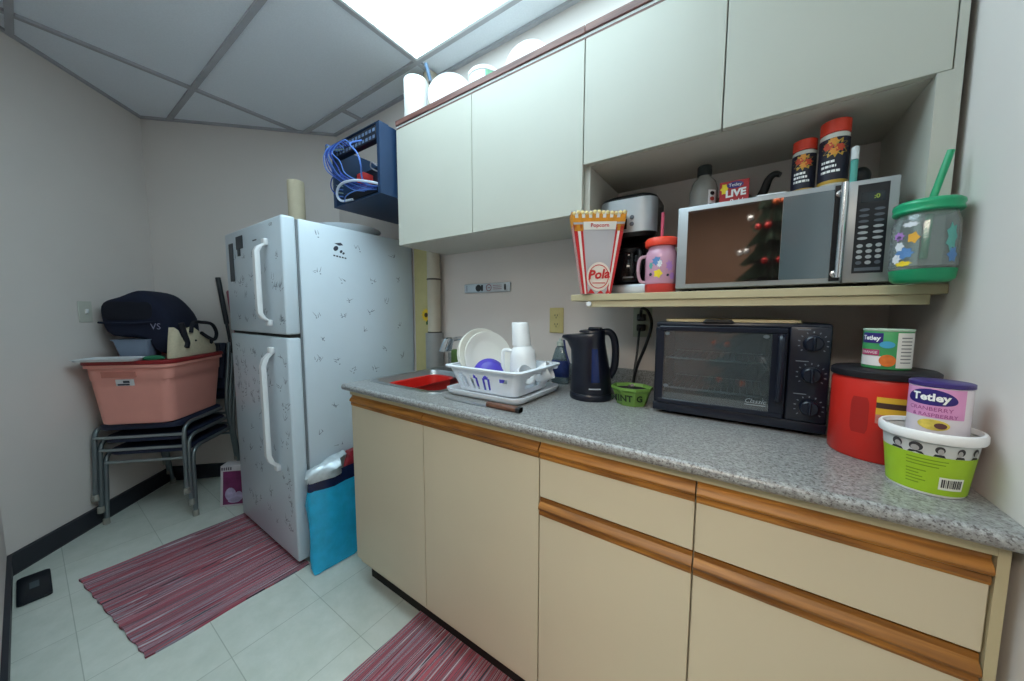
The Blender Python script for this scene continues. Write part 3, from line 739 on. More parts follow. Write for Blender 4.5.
# ------------------------------------------------------------------ rugs
def rug(x0, x1, y0, y1, mat, label, wav=0.005, skew=0.0):
    mb = MB(); nx, ny = 74, 12
    rings = []
    def edge(u): return wav * (0.5 + 0.5 * math.sin(u * 26 + 1.3 * math.sin(u * 9))) - 0.5 * wav
    top, bot = [], []
    for i in range(nx + 1):
        u = i / nx; x = x0 + (x1 - x0) * u
        row = []
        for j in range(ny + 1):
            v = j / ny
            ya, yb = y0 - edge(u * 2.2) + skew * u, y1 + edge(u * 2.2 + 4)
            h = 0.006 + 0.0018 * math.sin(u * 57) * (1 - abs(2 * v - 1)) + (0.006 * max(0, math.sin(u * 57)) * max(0, 1 - v * 14))
            row.append(Vector((x + 0.004 * math.sin(v * 9), ya + (yb - ya) * v, h)))
        top.append([mb.v(p) for p in row]); bot.append([mb.v((p.x, p.y, 0.0006)) for p in row])
    for A, sgn in ((top, 1), (bot, -1)):
        for i in range(nx):
            for j in range(ny): mb.f([A[i][j], A[i + 1][j], A[i + 1][j + 1], A[i][j + 1]])
    for i in range(nx):
        for j in (0, ny): mb.f([top[i][j], top[i + 1][j], bot[i + 1][j], bot[i][j]])
    for j in range(ny):
        for i in (0, nx): mb.f([top[i][j], top[i][j + 1], bot[i][j + 1], bot[i][j]])
    tag(obj('striped_rug', mb, mat, smooth=50), label, 'rug', 'woven striped rugs', loc=((x0 + x1) / 2, (y0 + y1) / 2, 0))
rug(-1.045, -0.292, -1.31, -0.675, mat_rug('rag_stripe', 0.0), 'red and grey striped rag rug in front of the refrigerator', skew=0.10)
rug(0.352, 1.10, -1.22, -0.535, mat_rug('rag_stripe_two', 7.3), 'red and grey striped rag rug in front of the base cabinets')
# black plastic bait box by the front wall
t = thing('bait_box', 'flat black plastic box on the floor against the wall at far left', 'box', (-1.135, -1.424, 0))
RB = lambda w, d, z: [Vector((p.x, p.y, p.z)) for p in rrect(-1.135, -1.424, w, d, 0.012, z, 5)]
mb = MB(); mb.loft([RB(0.235, 0.085, 0.001), RB(0.24, 0.09, 0.003), RB(0.238, 0.088, 0.012), RB(0.230, 0.080, 0.015)]); obj('box_body', mb, M('black_bait_plastic', (22, 28, 36), 0.4), t)
mb = MB(); mb.grid(lambda u, v: Vector((-1.17 + u * 0.06, -1.436 + v * 0.025, 0.0154)), 2, 2); obj('sticker', mb, M('dim_grey_sticker', (80, 92, 100), 0.5), t, 'grey sticker', smooth=0)

# ------------------------------------------------------------------ blue bag between fridge and cabinet
t = thing('blue_bag', 'shiny blue plastic bag with silver top on the floor between refrigerator and cabinet', 'bag', (-0.22, -0.56, 0))
bx0, bx1 = -0.690, -0.415                                          # extent along the fridge side
def bagring(z, w0, w1, th, xc, zs, amp=1.0):
    out = []
    n = 22
    for i in range(n):
        a = 2 * PI * i / n
        y = (w0 + w1) / 2 - (w1 - w0) / 2 * math.copysign(abs(math.cos(a)) ** 0.7, math.cos(a))
        x = xc + th / 2 * math.copysign(abs(math.sin(a)) ** 0.9, math.sin(a))
        k = noise.noise(Vector((x * 16, y * 22, z * 12 + 5))) * 0.012 * amp
        out.append(Vector((x + k * 1.2 + 0.007 * amp * noise.noise(Vector((y * 50, 1, z * 40))), y + k, z + zs * (y - w0) + (0.010 * noise.noise(Vector((y * 40, x * 30, 2.0))) if amp > 1 else 0))))
    return out
mb = MB(); rings = []
for z, w0, w1, th, xc in ((0.004, bx0 - .006, bx1, 0.016, -0.190), (0.022, bx0 - .004, bx1, 0.055, -0.208), (0.07, bx0, bx1, 0.085, -0.232), (0.14, bx0, bx1, 0.095, -0.242), (0.23, bx0, bx1, 0.095, -0.248), (0.31, bx0 + .002, bx1, 0.085, -0.254), (0.375, bx0 + .004, bx1, 0.075, -0.258)):
    rings.append(bagring(z, w0, w1, th, xc, 0.0))
mb.loft(rings, True, False)
bluem = M('blue_film', (40, 176, 222), 0.22, vary=0.12, scale=20, bump=0.15)
obj('body', mb, bluem, t, smooth=70)
mb = MB(); rings = []
for z, w0, w1, th, xc, s in ((0.375, bx0 + .004, bx1, 0.0755, -0.258, 0.0), (0.405, bx0 + .004, bx1, 0.073, -0.260, 0.03), (0.430, bx0 + .006, bx1, 0.070, -0.262, 0.06)): rings.append(bagring(z, w0, w1, th, xc, s))
mb.loft(rings, False, False); obj('dark_band', mb, M('navy_film', (18, 30, 70), 0.25, vary=0.3, scale=26), t, 'navy printed band')
mb = MB(); rings = []
for z, w0, w1, th, xc, s in ((0.415, bx0 + .000, bx1 - .10, 0.080, -0.256, 0.02), (0.440, bx0 + .004, bx1 - .09, 0.072, -0.258, 0.12), (0.465, bx0 + .02, bx1 - .085, 0.05, -0.264, 0.2), (0.482, bx0 + .05, bx1 - .085, 0.012, -0.270, 0.2)): rings.append(bagring(z, w0, w1, th, xc, s, 2.2))
mb.loft(rings, True, True); obj('silver_lining', mb, M('silver_film', (190, 200, 206), 0.3, metal=0.35, vary=0.15, scale=40, bump=0.3), t, 'crumpled silver lining')
mb = MB(); rings = []
for z, w0, w1, th, xc, s in ((0.42, bx1 - .11, bx1 - .004, 0.06, -0.262, 0.1), (0.47, bx1 - .095, bx1 - .006, 0.05, -0.264, 0.1), (0.50, bx1 - .07, bx1 - .015, 0.03, -0.268, 0.1)): rings.append(bagring(z, w0, w1, th, xc, s))
mb.loft(rings, True, True); obj('red_contents', mb, M('red_navy_film', (140, 34, 48), 0.35, vary=0.5, scale=34), t, 'red wrapper poking out of the top')

# ------------------------------------------------------------------ on top of the wall cabinets
TZ = ZT + 0.0225                                                  # cabinet tops
mb = MB(); mb.lathe([(0.020, 0.0), (0.053, 0.0), (0.055, 0.003), (0.055, 0.211), (0.053, 0.214), (0.020, 0.214)], 0.038, -0.245, TZ + 0.0005, 32, cap0=False, cap1=False)
mb.lathe([(0.020, 0.0), (0.020, 0.214)], 0.038, -0.245, TZ + 0.0005, 32, cap0=False, cap1=False)
tag(obj('paper_towel_roll', mb, M('paper_towel', (240, 240, 240), 0.9, bump=0.1, scale=120), smooth=50), 'white paper towel roll standing at the left end of the cabinet top', 'paper towel roll', loc=(0.038, -0.245, TZ))
t = thing('hand_broom', 'dark blue hand brush leaning behind the paper towel roll', 'brush', (0.125, -0.22, TZ))
mb = MB(); mb.tube([(0.160, -0.20, TZ + 0.006), (0.140, -0.215, TZ + 0.11), (0.116, -0.23, TZ + 0.215), (0.100, -0.235, TZ + 0.275)], 0.008, 10, 4); obj('handle', mb, M('slate_blue_plastic', (62, 92, 122), 0.4), t)
mb = MB(); mb.box(0.135, 0.172, -0.214, -0.190, TZ + 0.001, TZ + 0.20, 0.005, 2, fn=lambda p: Vector((p.x - (p.z - TZ) * 0.12, p.y, p.z))); obj('brush_head', mb, M('slate_blue_dark', (74, 110, 132), 0.5), t)
mb = MB(); mb.sphere((0.131, -0.236, TZ + 0.18), 0.011); obj('hanging_knob', mb, black_m, t)
def plate(mb, R, c, nrm, depth=0.018, seg=40, rim=0.72):
    """dinner plate standing on edge; nrm = direction its face looks"""
    n = Vector(nrm).normalized(); q = Vector((0, 0, 1)).rotation_difference(n); c = Vector(c)
    prof = [(0.0, 0.0), (R * rim * 0.9, 0.0), (R * rim, depth * 0.25), (R * 0.97, depth), (R, depth + 0.001), (R * 0.985, depth + 0.004), (R * rim, depth * 0.25 + 0.004), (R * rim * 0.88, 0.004), (0.0, 0.004)]
    mb.lathe(prof, seg=seg, fn=lambda p: c + q @ p)
    return mb
dish_m = M('white_stoneware', (236, 234, 226), 0.25, vary=0.01)
foam_m = M('foam_white', (216, 218, 220), 0.75, vary=0.01)
t = thing('foam_plate_stack', 'stack of white foam plates on edge beside the paper towel roll', 'plates', (0.23, -0.24, TZ))
R_ = 0.097; n_ = Vector((0.55, -0.83, 0.10))
for k in range(4):
    mb = MB(); plate(mb, R_, Vector((0.232, -0.215, TZ + R_ + 0.002)) + n_ * -0.008 * k, n_, 0.012); obj('foam_plate', mb, foam_m, t)
t = thing('plastic_tub', 'white plastic tub with green label on the cabinet top', 'tub', (0.425, -0.205, TZ))
mb = MB(); mb.lathe([(0.0, 0), (0.056, 0), (0.060, 0.004), (0.066, 0.100), (0.0, 0.100)], 0.425, -0.205, TZ + 0.0005, 36); obj('tub_body', mb, whitep_m, t, smooth=50)
mb = MB(); mb.lathe([(0.0665, 0), (0.069, 0.001), (0.069, 0.012), (0.064, 0.018), (0.0, 0.018)], 0.425, -0.205, TZ + 0.101, 36); obj('lid', mb, whitep_m, t, smooth=50)
ga = math.atan2(-1.14, 0.88)
mb = MB(); mb.grid(lambda u, v: cyl(0.425, -0.205, 0.0668, ga + 0.55, TZ + 0.045)((u - 0.5) * 0.065, v * 0.054), 10, 2); obj('label', mb, M('green_label', (104, 160, 128), 0.5, vary=0.2, scale=50), t, 'green label', smooth=60)
mb = MB(); mb.grid(lambda u, v: cyl(0.425, -0.205, 0.0666, ga - 0.5, TZ + 0.045)((u - 0.5) * 0.055, v * 0.05), 8, 2); obj('label', mb, M('pale_print', (214, 222, 214), 0.5, vary=0.15, scale=70), t, 'faint printed panel', smooth=60)
t = thing('foam_bowl_stack', 'stack of white foam bowls on edge at the right on the cabinet top', 'bowls', (0.66, -0.24, TZ))
n2 = Vector((0.30, -0.95, 0.05)).normalized(); q2 = Vector((0, 0, 1)).rotation_difference(n2)
for k in range(3):
    mb = MB(); c = Vector((0.632, -0.195, TZ + 0.0905)) - n2 * 0.012 * k
    mb.lathe([(0.0, 0.046), (0.045, 0.046), (0.055, 0.040), (0.082, 0.004), (0.09, 0.002), (0.09, 0.0), (0.080, 0.0), (0.052, 0.037), (0.044, 0.043), (0.0, 0.043)], seg=36, fn=lambda p: c + q2 @ p); obj('foam_bowl', mb, foam_m, t)

# ------------------------------------------------------------------ network rack on the back wall
nb_m = M('rack_navy_steel', (32, 56, 88), 0.4, vary=0.03)
rx0, rx1, ry0, ry1, rz0, rz1 = -0.445, -0.035, -0.40, -0.002, 1.762, 2.082
t = thing('network_rack', 'dark blue wall-mounted network rack with loose blue cables beside the wall cabinet', 'network rack', (-0.24, -0.2, rz0))
mb = MB(); th = 0.004
mb.box(rx0, rx1, ry0, ry1, rz0, rz0 + th); obj('bottom_panel', mb, nb_m, t, smooth=0)
mb = MB(); mb.box(rx0, rx1, ry0, ry0 + 0.05, rz1 - th, rz1); mb.box(rx0, rx1, ry1 - 0.02, ry1, rz1 - th, rz1); obj('top_panel', mb, nb_m, t, smooth=0)
for x in (rx0, rx1 - th):
    mb = MB(); mb.box(x, x + th, ry0 + 0.0, ry1, rz0 + th, rz1 - th - 0.0002); obj('side_panel', mb, nb_m, t, smooth=0)
for x in (rx0 + th, rx1 - th - 0.018):
    mb = MB(); mb.box(x, x + 0.018, ry0 + 0.001, ry0 + 0.004, rz0 + th, rz1 - th); obj('rack_rail', mb, nb_m, t, smooth=0)
mb = MB(); mb.box(rx0 + 0.026, rx1 - 0.026, ry0 - 0.001, ry0 + 0.03, 2.006, 2.070, 0.001, 1); pp = obj('patch_panel', mb, M('panel_black', (20, 26, 40), 0.45), t)
mb = MB()
for r in range(2):
    for k in range(12):
        x = rx0 + 0.048 + k * 0.0285; z = 2.014 + r * 0.030
        mb.box(x, x + 0.017, ry0 - 0.0022, ry0 - 0.0009, z, z + 0.014)
pm = M('port_grey', (104, 124, 156), 0.5)
pm2 = pm
obj('ports', mb, pm, pp, 'two rows of grey cable ports', smooth=0)
mb = MB(); mb.box(rx0 + 0.012, rx1 - 0.012, ry0 + 0.05, ry0 + 0.30, 1.80, 1.845, 0.003, 1); obj('network_switch', mb, M('switch_black', (14, 18, 26), 0.35), t)
mb = MB(); mb.box(rx0 + 0.012, rx0 + 0.27, ry0 + 0.12, ry0 + 0.33, 1.846, 1.965, 0.003, 1); obj('power_unit', mb, M('slate_grey', (30, 40, 56), 0.45), t)
mb = MB(); mb.box(-0.325, -0.265, ry0 + 0.060, ry0 + 0.119, 1.878, 1.930, 0.006, 2); obj('red_box', mb, M('rack_red', (196, 52, 52), 0.5), t, 'small red box')
blue1 = M('blue_cable', (40, 70, 160), 0.4); blue2 = M('light_blue_cable', (84, 122, 200), 0.4); wcab = M('white_cable', (206, 216, 232), 0.4); gcab = M('grey_green_cable', (132, 156, 150), 0.45)
rnd = random.Random(11)
def cable(pts, m, r=0.0027): 
    mb = MB(); mb.tube(pts, r, 7, 7); return obj('cable', mb, m, t)
Y0 = ry0
for k in range(7):
    x = rx0 + 0.055 + k * 0.022 + rnd.uniform(-.004, .004); dz = rnd.uniform(-.02, .02)
    cable([(x, Y0 - 0.002, 2.035), (x - 0.01, Y0 - 0.035, 2.045), (x - 0.03 - 0.008 * k, Y0 - 0.055, 2.00), (x - 0.02, Y0 - 0.05, 1.93 + dz), (-0.33 + 0.012 * k, Y0 - 0.035, 1.87 + dz), (-0.27 + 0.02 * k, Y0 + 0.0, 1.825), (-0.24 + 0.02 * k, Y0 + 0.05, 1.822)], blue2 if k % 3 == 0 else blue1)
for k in range(4):
    z = 1.99 + k * 0.018
    cable([(rx0 + 0.06 + k * .02, Y0 - 0.002, 2.03), (rx0 + 0.02, Y0 - 0.04, 2.06 - k * .01), (rx0 - 0.035 - k * .008, Y0 + 0.01, z), (rx0 - 0.050, Y0 + 0.04, z - 0.07), (rx0 - 0.03, Y0 + 0.05, z - 0.14), (rx0 - 0.006, Y0 + 0.005, z - 0.16), (rx0 + 0.04, Y0 + 0.03, z - 0.17)], gcab if k % 2 else blue2, 0.003)
cable([(rx0 + 0.04, Y0 + 0.02, 1.80), (rx0 + 0.02, Y0 - 0.02, 1.85), (rx0 + 0.05, Y0 - 0.03, 1.895), (rx0 + 0.11, Y0 - 0.02, 1.90), (rx0 + 0.16, Y0 + 0.03, 1.87)], blue1)
cable([(-0.05, Y0 + 0.04, 1.805), (-0.10, Y0 + 0.0, 1.822), (-0.20, Y0 - 0.03, 1.842), (-0.31, Y0 - 0.035, 1.845), (-0.375, Y0 - 0.02, 1.815), (-0.37, Y0 + 0.0, 1.785), (-0.30, Y0 + 0.02, 1.785)], wcab, 0.006)
cable([(-0.11, Y0 + 0.03, 1.80), (-0.20, Y0 - 0.015, 1.80), (-0.29, Y0 - 0.02, 1.79), (-0.34, Y0 + 0.0, 1.775)], blue2)
cable([(-0.17, Y0 - 0.002, 2.03), (-0.19, Y0 - 0.05, 2.00), (-0.135, Y0 - 0.05, 1.945), (-0.125, Y0 - 0.04, 1.895), (-0.16, Y0 - 0.01, 1.845), (-0.17, Y0 + 0.05, 1.83)], blue2, 0.004)
for k in range(4):
    cable([(-0.055, Y0 + 0.10 + 0.02 * k, 1.935 + 0.012 * k), (-0.11, Y0 + 0.13, 1.955 + 0.012 * k), (-0.18, Y0 + 0.17, 1.975 + 0.010 * k), (-0.25, Y0 + 0.20, 1.995 + 0.006 * k)], blue1 if k % 2 else blue2, 0.004)
cable([(-0.075, Y0 + 0.045, 1.87), (-0.10, Y0 + 0.0, 1.885), (-0.085, Y0 - 0.01, 1.905), (-0.065, Y0 + 0.01, 1.89)], M('grey_cable', (130, 130, 140), 0.5), 0.003)

# ------------------------------------------------------------------ pipes and things on the back wall
pipe_m = M('beige_pipe', (186, 176, 158), 0.55)
t = thing('wall_pipe', 'beige vertical pipe with ring joints on the wall between refrigerator and sink', 'pipe', (-0.070, -0.052, 0.0))
mb = MB(); mb.lathe([(0.037, 1.10), (0.037, 1.53)], -0.070, -0.052, 0, 28); mb.lathe([(0.037, 1.5305), (0.037, H - 0.002)], -0.070, -0.052, 0, 28); obj('pipe_body', mb, pipe_m, t)
for z in (1.098, 1.395):
    mb = MB(); mb.lathe([(0.0372, z - 0.004), (0.040, z - 0.003), (0.040, z + 0.003), (0.0372, z + 0.004)], -0.070, -0.052, 0, 28, cap0=False, cap1=False); obj('ring_joint', mb, M('dark_joint', (70, 64, 58), 0.6), t, 'dark ring joint')
mb = MB(); mb.lathe([(0.050, 0.0), (0.050, 1.094)], -0.070, -0.054, 0, 28); obj('wall_shade_sleeve', mb, M('wall_shade_grey', (150, 150, 148), 0.45, metal=0.2), t, 'grey sleeve added for the shading on the wall')  # grey cylinder stands in for shading on the wall below the pipe
t = thing('pipe_cover_board', 'yellowish narrow board standing on the wall left of the beige pipe', 'board', (-0.165, -0.01, 0))
mb = MB(); mb.box(-0.275, -0.122, -0.020, -0.0006, 0.0005, H - 0.004, 0.002, 1); obj('board', mb, M('yellowed_board', (190, 178, 128), 0.6), t)
t = thing('sunflower_ornament', 'small yellow sunflower ornament on the yellowish board beside the pipe', 'ornament', (-0.162, -0.024, 1.195))
mb = MB()
for k in range(12):
    a = 2 * PI * k / 12; c, s = math.cos(a), math.sin(a)
    g = lambda u, w, d: Vector((-0.168 + u * c - w * s, -0.0215 - d, 1.195 + u * s + w * c))
    mb.loft([[g(0.010, -0.005, 0), g(0.010, 0.005, 0), g(0.010, 0.005, 0.004), g(0.010, -0.005, 0.004)], [g(0.026, -0.008, 0.004), g(0.026, 0.008, 0.004), g(0.026, 0.008, 0.006), g(0.026, -0.008, 0.006)], [g(0.040, -0.001, 0.006), g(0.040, 0.001, 0.006), g(0.040, 0.001, 0.007), g(0.040, -0.001, 0.007)]])
obj('petals', mb, M('sunflower_yellow', (230, 190, 36), 0.6), t)
mb = MB(); mb.lathe([(0.014, 0), (0.013, 0.006), (0.0, 0.009)], fn=lambda p: Vector((-0.168 + p.x, -0.0215 - p.z - 0.002, 1.195 + p.y)), seg=16); obj('flower_centre', mb, M('seed_brown', (70, 46, 24), 0.8), t)
mb = MB(); mb.box(-0.175, -0.161, -0.0235, -0.0206, 1.138, 1.168, 0.001, 1); obj('leaf', mb, M('leaf_green', (58, 96, 40), 0.6), t)
# metal strip with printed marks
t = thing('wall_strip', 'small metal strip with black and red marks on the wall above the dish rack', 'wall strip', (0.27, 0, 1.337))
mb = MB(); mb.box(0.122, 0.424, -0.012, -0.0006, 1.314, 1.361, 0.004, 2); obj('strip_plate', mb, M('pale_steel', (190, 194, 198), 0.3, metal=0.6), t)
fn = front(0, -0.0126, 0)
mb = MB(); mb.disc(lambda x, h: fn(0.222 + x, 1.3375 + h), 0.020, 0.018, 16)
mb.grid(lambda u, v: fn(0.240 + u * 0.014, 1.322 + v * 0.031), 1, 1); mb.grid(lambda u, v: fn(0.388 + u * 0.012, 1.323 + v * 0.029), 1, 1); mb.grid(lambda u, v: fn(0.140 + u * 0.004, 1.322 + v * 0.031), 1, 1)
obj('black_marks', mb, M('black_ink', (20, 24, 26), 0.5), t, smooth=0)
mb = MB(); mb.lathe([(0.014, 0), (0.014, 0.001), (0.018, 0.001), (0.018, 0)], fn=lambda p: fn(0.292 + p.x, 1.3375 + p.y) - Vector((0, p.z, 0)), seg=20, cap0=False, cap1=False)
mb.grid(lambda u, v: fn(0.284 + u * 0.016, 1.335 + v * 0.004), 1, 1)
for k in range(3): mb.grid(lambda u, v: fn(0.318 + u * 0.055, 1.328 + k * 0.009 + v * 0.003), 1, 1)
obj('red_marks', mb, M('dull_red_ink', (146, 92, 98), 0.5), t, smooth=0)
# outlets
ivory = M('aged_ivory', (206, 192, 132), 0.45); 
def outlet(x, z, mat, lab):
    t = thing('wall_outlet', lab, 'outlet', (x, 0, z))
    mb = MB(); mb.box(x - 0.035, x + 0.035, -0.006, -0.0006, z - 0.057, z + 0.057, 0.003, 2); obj('cover_plate', mb, mat, t)
    for s in (-1, 1):
        mb = MB(); mb.loft([rrect(0, 0, 0.034, 0.028, 0.010, k, 5) for k in (0, 0.002)]); mb.map(lambda p: Vector((x + p.x, -0.0062 - p.z, z + s * 0.020 + p.y))); r = obj('socket', mb, mat, t)
        mb = MB()
        for dx, dz in ((-0.006, 0.003), (0.006, 0.003), (0, -0.007)): mb.box(x + dx - 0.0015, x + dx + 0.0015, -0.0086, -0.0081, z + s * 0.020 + dz - 0.004, z + s * 0.020 + dz + 0.004)
        obj('slots', mb, black_m, r, smooth=0)
    return t
outlet(0.676, 1.175, ivory, 'yellowed wall outlet above the dish rack, nothing plugged in')
outlet(1.050, 1.172, M('pale_ivory', (176, 180, 160), 0.45), 'wall outlet beside the toaster oven with black plugs in it')
t = thing('power_cord', 'black plug and cord hanging from the outlet down behind the green tub', 'cord', (1.05, -0.02, 1.15))
mb = MB(); mb.box(1.036, 1.066, -0.040, -0.0090, 1.139, 1.166, 0.005, 2); obj('plug', mb, black_m, t)
mb = MB(); mb.tube([(1.051, -0.038, 1.150), (1.051, -0.055, 1.13), (1.050, -0.07, 1.06), (1.048, -0.09, 1.0), (1.060, -0.15, 0.96), (1.067, -0.19, 0.95), (1.069, -0.24, 0.965)], 0.0045, 8, 6); obj('cord', mb, black_m, t)
t = thing('power_cord', 'black plug and thick cord rising from the outlet and looping towards the toaster oven', 'cord', (1.06, -0.02, 1.20))
mb = MB(); mb.box(1.036, 1.066, -0.040, -0.0090, 1.179, 1.206, 0.005, 2); obj('plug', mb, black_m, t)
mb = MB(); mb.tube([(1.051, -0.038, 1.198), (1.062, -0.07, 1.225), (1.090, -0.10, 1.215), (1.108, -0.12, 1.17), (1.095, -0.13, 1.10), (1.072, -0.14, 1.03), (1.066, -0.165, 0.985), (1.072, -0.20, 0.955), (1.078, -0.235, 0.968)], 0.0055, 8, 6); obj('cord', mb, black_m, t)

# ------------------------------------------------------------------ dish rack and what stands in it
CZ = 0.9105
rackm = M('rack_white_plastic', (226, 232, 240), 0.38, vary=0.01)
mb = MB(); kx, ky = 0.6375, -0.362
def kr(w, d, r, z, dx=0, dy=0): return rrect(kx + dx, ky + dy, w, d, r, z, 5)
mb.loft([kr(0.305, 0.27, 0.03, CZ + 0.0), kr(0.325, 0.29, 0.035, CZ + 0.006), kr(0.34, 0.305, 0.04, CZ + 0.020), kr(0.34, 0.305, 0.04, CZ + 0.024), kr(0.323, 0.288, 0.035, CZ + 0.024), kr(0.30, 0.265, 0.03, CZ + 0.010)])
tag(obj('drip_tray', mb, rackm, smooth=50), 'white plastic drip tray under the dish rack', 'tray', loc=(kx, ky, CZ))
t = thing('dish_rack', 'white plastic dish rack with arched slots beside the sink', 'dish rack', (kx, ky, CZ + 0.012))
def kring(z, grow): return kr(0.25 + grow * 2, 0.215 + grow * 2, 0.035, z)
zb_, zt_ = CZ + 0.014, CZ + 0.102
rk = lambda z: 0.0 + (z - zb_) / (zt_ - zb_) * 0.030
mb = MB()
mb.loft([kring(zb_, -0.004), kring(zb_ + 0.004, 0.0), kring(zb_ + 0.004, -0.003), kring(zb_ + 0.002, -0.006)], True, True)
obj('base_grid', mb, rackm, t, smooth=50)
# slotted basket walls, built face by face around each opening
def basket_side(P0, P1, n_in, slots, zA=zb_ + 0.003, zB=zt_):
    mb = MB(); P0 = Vector(P0); P1 = Vector(P1); d = P1 - P0; L = d.length; d.normalize()
    out = Vector((d.y, -d.x, 0))
    cols = [0.0]
    for c, w, h0, h1 in slots: cols += [c - w / 2, c + w / 2]
    cols.append(L)
    def pt(s, z, th):
        k = rk(z); w = 1 + 0
        q = P0 + d * s + out * (k - th)
        # widen towards the corners as the basket flares
        e = (s / L - 0.5) * 2 * k
        q = q + d * e
        return Vector((q.x, q.y, z))
    def blk(s0, s1, z0, z1):
        mb.loft([[pt(s0, z0, 0), pt(s1, z0, 0), pt(s1, z0, 0.003), pt(s0, z0, 0.003)], [pt(s0, z1, 0), pt(s1, z1, 0), pt(s1, z1, 0.003), pt(s0, z1, 0.003)]])
    for i in range(len(cols) - 1):
        s0, s1 = cols[i], cols[i + 1]
        if i % 2 == 0: blk(s0, s1, zA, zB)
        else:
            c, w, h0, h1 = slots[(i - 1) // 2]
            blk(s0, s1, zA, zA + h0); blk(s0, s1, zA + h1, zB)
            if h1 - h0 > 0.03:                                    # arched head and a tongue hanging inside the slot
                n = 6
                for k in range(n):
                    u0, u1 = k / n, (k + 1) / n
                    um = abs((u0 + u1) - 1); hh = (h1 - h0) * 0.28 * um * um
                    blk(s0 + w * u0, s0 + w * u1, zA + h1 - hh, zA + h1)
                if w < 0.04: blk(c - w * 0.14, c + w * 0.14, zA + h0, zA + h1 - 0.016)
    return mb
hx, hy = 0.125, 0.1075
sl = [(0.044, 0.030, 0.010, 0.066), (0.090, 0.030, 0.010, 0.066), (0.136, 0.030, 0.010, 0.066), (0.200, 0.030, 0.046, 0.060), (0.222, 0.0, 0, 0)][:4]
mb = basket_side((kx - hx + 0.02, ky - hy, 0), (kx + hx - 0.02, ky - hy, 0), None, [(c - 0.02, w, a, b) for c, w, a, b in sl]); obj('basket_front', mb, rackm, t, smooth=0)
mb = basket_side((kx + hx, ky - hy + 0.02, 0), (kx + hx, ky + hy - 0.02, 0), None, [(0.075, 0.085, 0.020, 0.068)]); obj('basket_side', mb, rackm, t, smooth=0)
mb = basket_side((kx + hx - 0.02, ky + hy, 0), (kx - hx + 0.02, ky + hy, 0), None, [(c - 0.02, w, a, b) for c, w, a, b in sl]); obj('basket_back', mb, rackm, t, smooth=0)
mb = basket_side((kx - hx, ky + hy - 0.02, 0), (kx - hx, ky - hy + 0.02, 0), None, [(0.085, 0.09, 0.020, 0.066)]); obj('basket_side', mb, rackm, t, smooth=0)
for sx, sy in ((1, 1), (1, -1), (-1, -1), (-1, 1)):
    mb = MB()
    def cp(u, z, th):
        k = rk(z); a = u * PI / 2
        r = 0.02 - th
        return Vector((kx + sx * (hx - 0.02 + k + r * math.cos(a)), ky + sy * (hy - 0.02 + k + r * math.sin(a)), z))
    zA = zb_ + 0.003
    mb.loft([[cp(i / 5, z, 0) for i in range(6)] + [cp(i / 5, z, 0.003) for i in range(5, -1, -1)] for z in (zA, zt_)])
    obj('basket_corner', mb, rackm, t, smooth=30)
mb = MB(); mb.loft([kring(zt_ - 0.001, 0.031), kring(zt_ - 0.001, 0.045), kring(zt_ + 0.005, 0.047), kring(zt_ + 0.006, 0.030), kring(zt_ - 0.001, 0.031)], False, False); obj('rim', mb, rackm, t, smooth=50)
# plates in the rack
PZ = zb_ + 0.006
for k, (x, y, R, lab) in enumerate(((0.526, -0.345, 0.104, 'white dinner plate nearest the sink, at the back of the dish rack'), (0.558, -0.36, 0.110, 'white dinner plate in the middle of the three in the rack'), (0.592, -0.372, 0.105, 'white dinner plate in front of the other two, with raised inner ring'))):
    n = Vector((0.90, -0.30 - 0.03 * k, 0.27)).normalized()
    up_ = (Vector((0, 0, 1)) - n * n.z).normalized()
    c = Vector((x, y, PZ)) + up_ * (R + 0.004) - n * 0.012
    mb = MB(); plate(mb, R, c, n, 0.016, 48, 0.68)
    tag(obj('dinner_plate', mb, dish_m, smooth=60), lab, 'plate', 'dinner plates in the dish rack', loc=(x, y, PZ))
n = Vector((0.72, -0.66, 0.42)).normalized(); up_ = (Vector((0, 0, 1)) - n * n.z).normalized()
mb = MB(); c = Vector((0.632, -0.432, PZ)) + up_ * 0.060; q = Vector((0, 0, 1)).rotation_difference(n)
mb.lathe([(0.0, 0.0), (0.035, 0.0), (0.050, 0.012), (0.060, 0.032), (0.0615, 0.033), (0.0615, 0.036), (0.056, 0.032), (0.046, 0.014), (0.032, 0.004), (0.0, 0.004)][::1], seg=36, fn=lambda p: c + q @ Vector((p.x, p.y, -p.z + 0.02)))
tag(obj('purple_bowl', mb, M('violet_blue_plastic', (74, 62, 172), 0.35), smooth=60), 'violet blue bowl on edge in front of the plates in the dish rack', 'bowl', loc=(0.648, -0.44, PZ))
# white jug with upside-down tumbler
t = thing('white_jug', 'white plastic jug with side handle in the dish rack', 'jug', (0.700, -0.325, PZ))
mb = MB(); mb.lathe([(0.0, 0), (0.049, 0), (0.052, 0.004), (0.048, 0.115), (0.044, 0.140), (0.036, 0.150), (0.034, 0.156), (0.0, 0.156)], 0.700, -0.325, PZ, 36); obj('jug_body', mb, whitep_m, t, smooth=60)
mb = MB(); hd = Vector((-0.72, -0.69, 0)); o = Vector((0.700, -0.325, PZ)); mb.tube([o + hd * 0.044 + Vector((0, 0, 0.138)), o + hd * 0.070 + Vector((0, 0, 0.140)), o + hd * 0.076 + Vector((0, 0, 0.115)), o + hd * 0.073 + Vector((0, 0, 0.05)), o + hd * 0.046 + Vector((0, 0, 0.03))], 0.007, 8, 5); obj('handle', mb, whitep_m, t)
mb = MB(); mb.lathe([(0.033, 0), (0.035, 0.001), (0.0315, 0.082), (0.029, 0.086), (0.0, 0.087)], 0.695, -0.325, PZ + 0.1565, 32); mb.map(lambda p: Vector((p.x - (p.z - PZ - 0.156) * 0.10, p.y, p.z)))
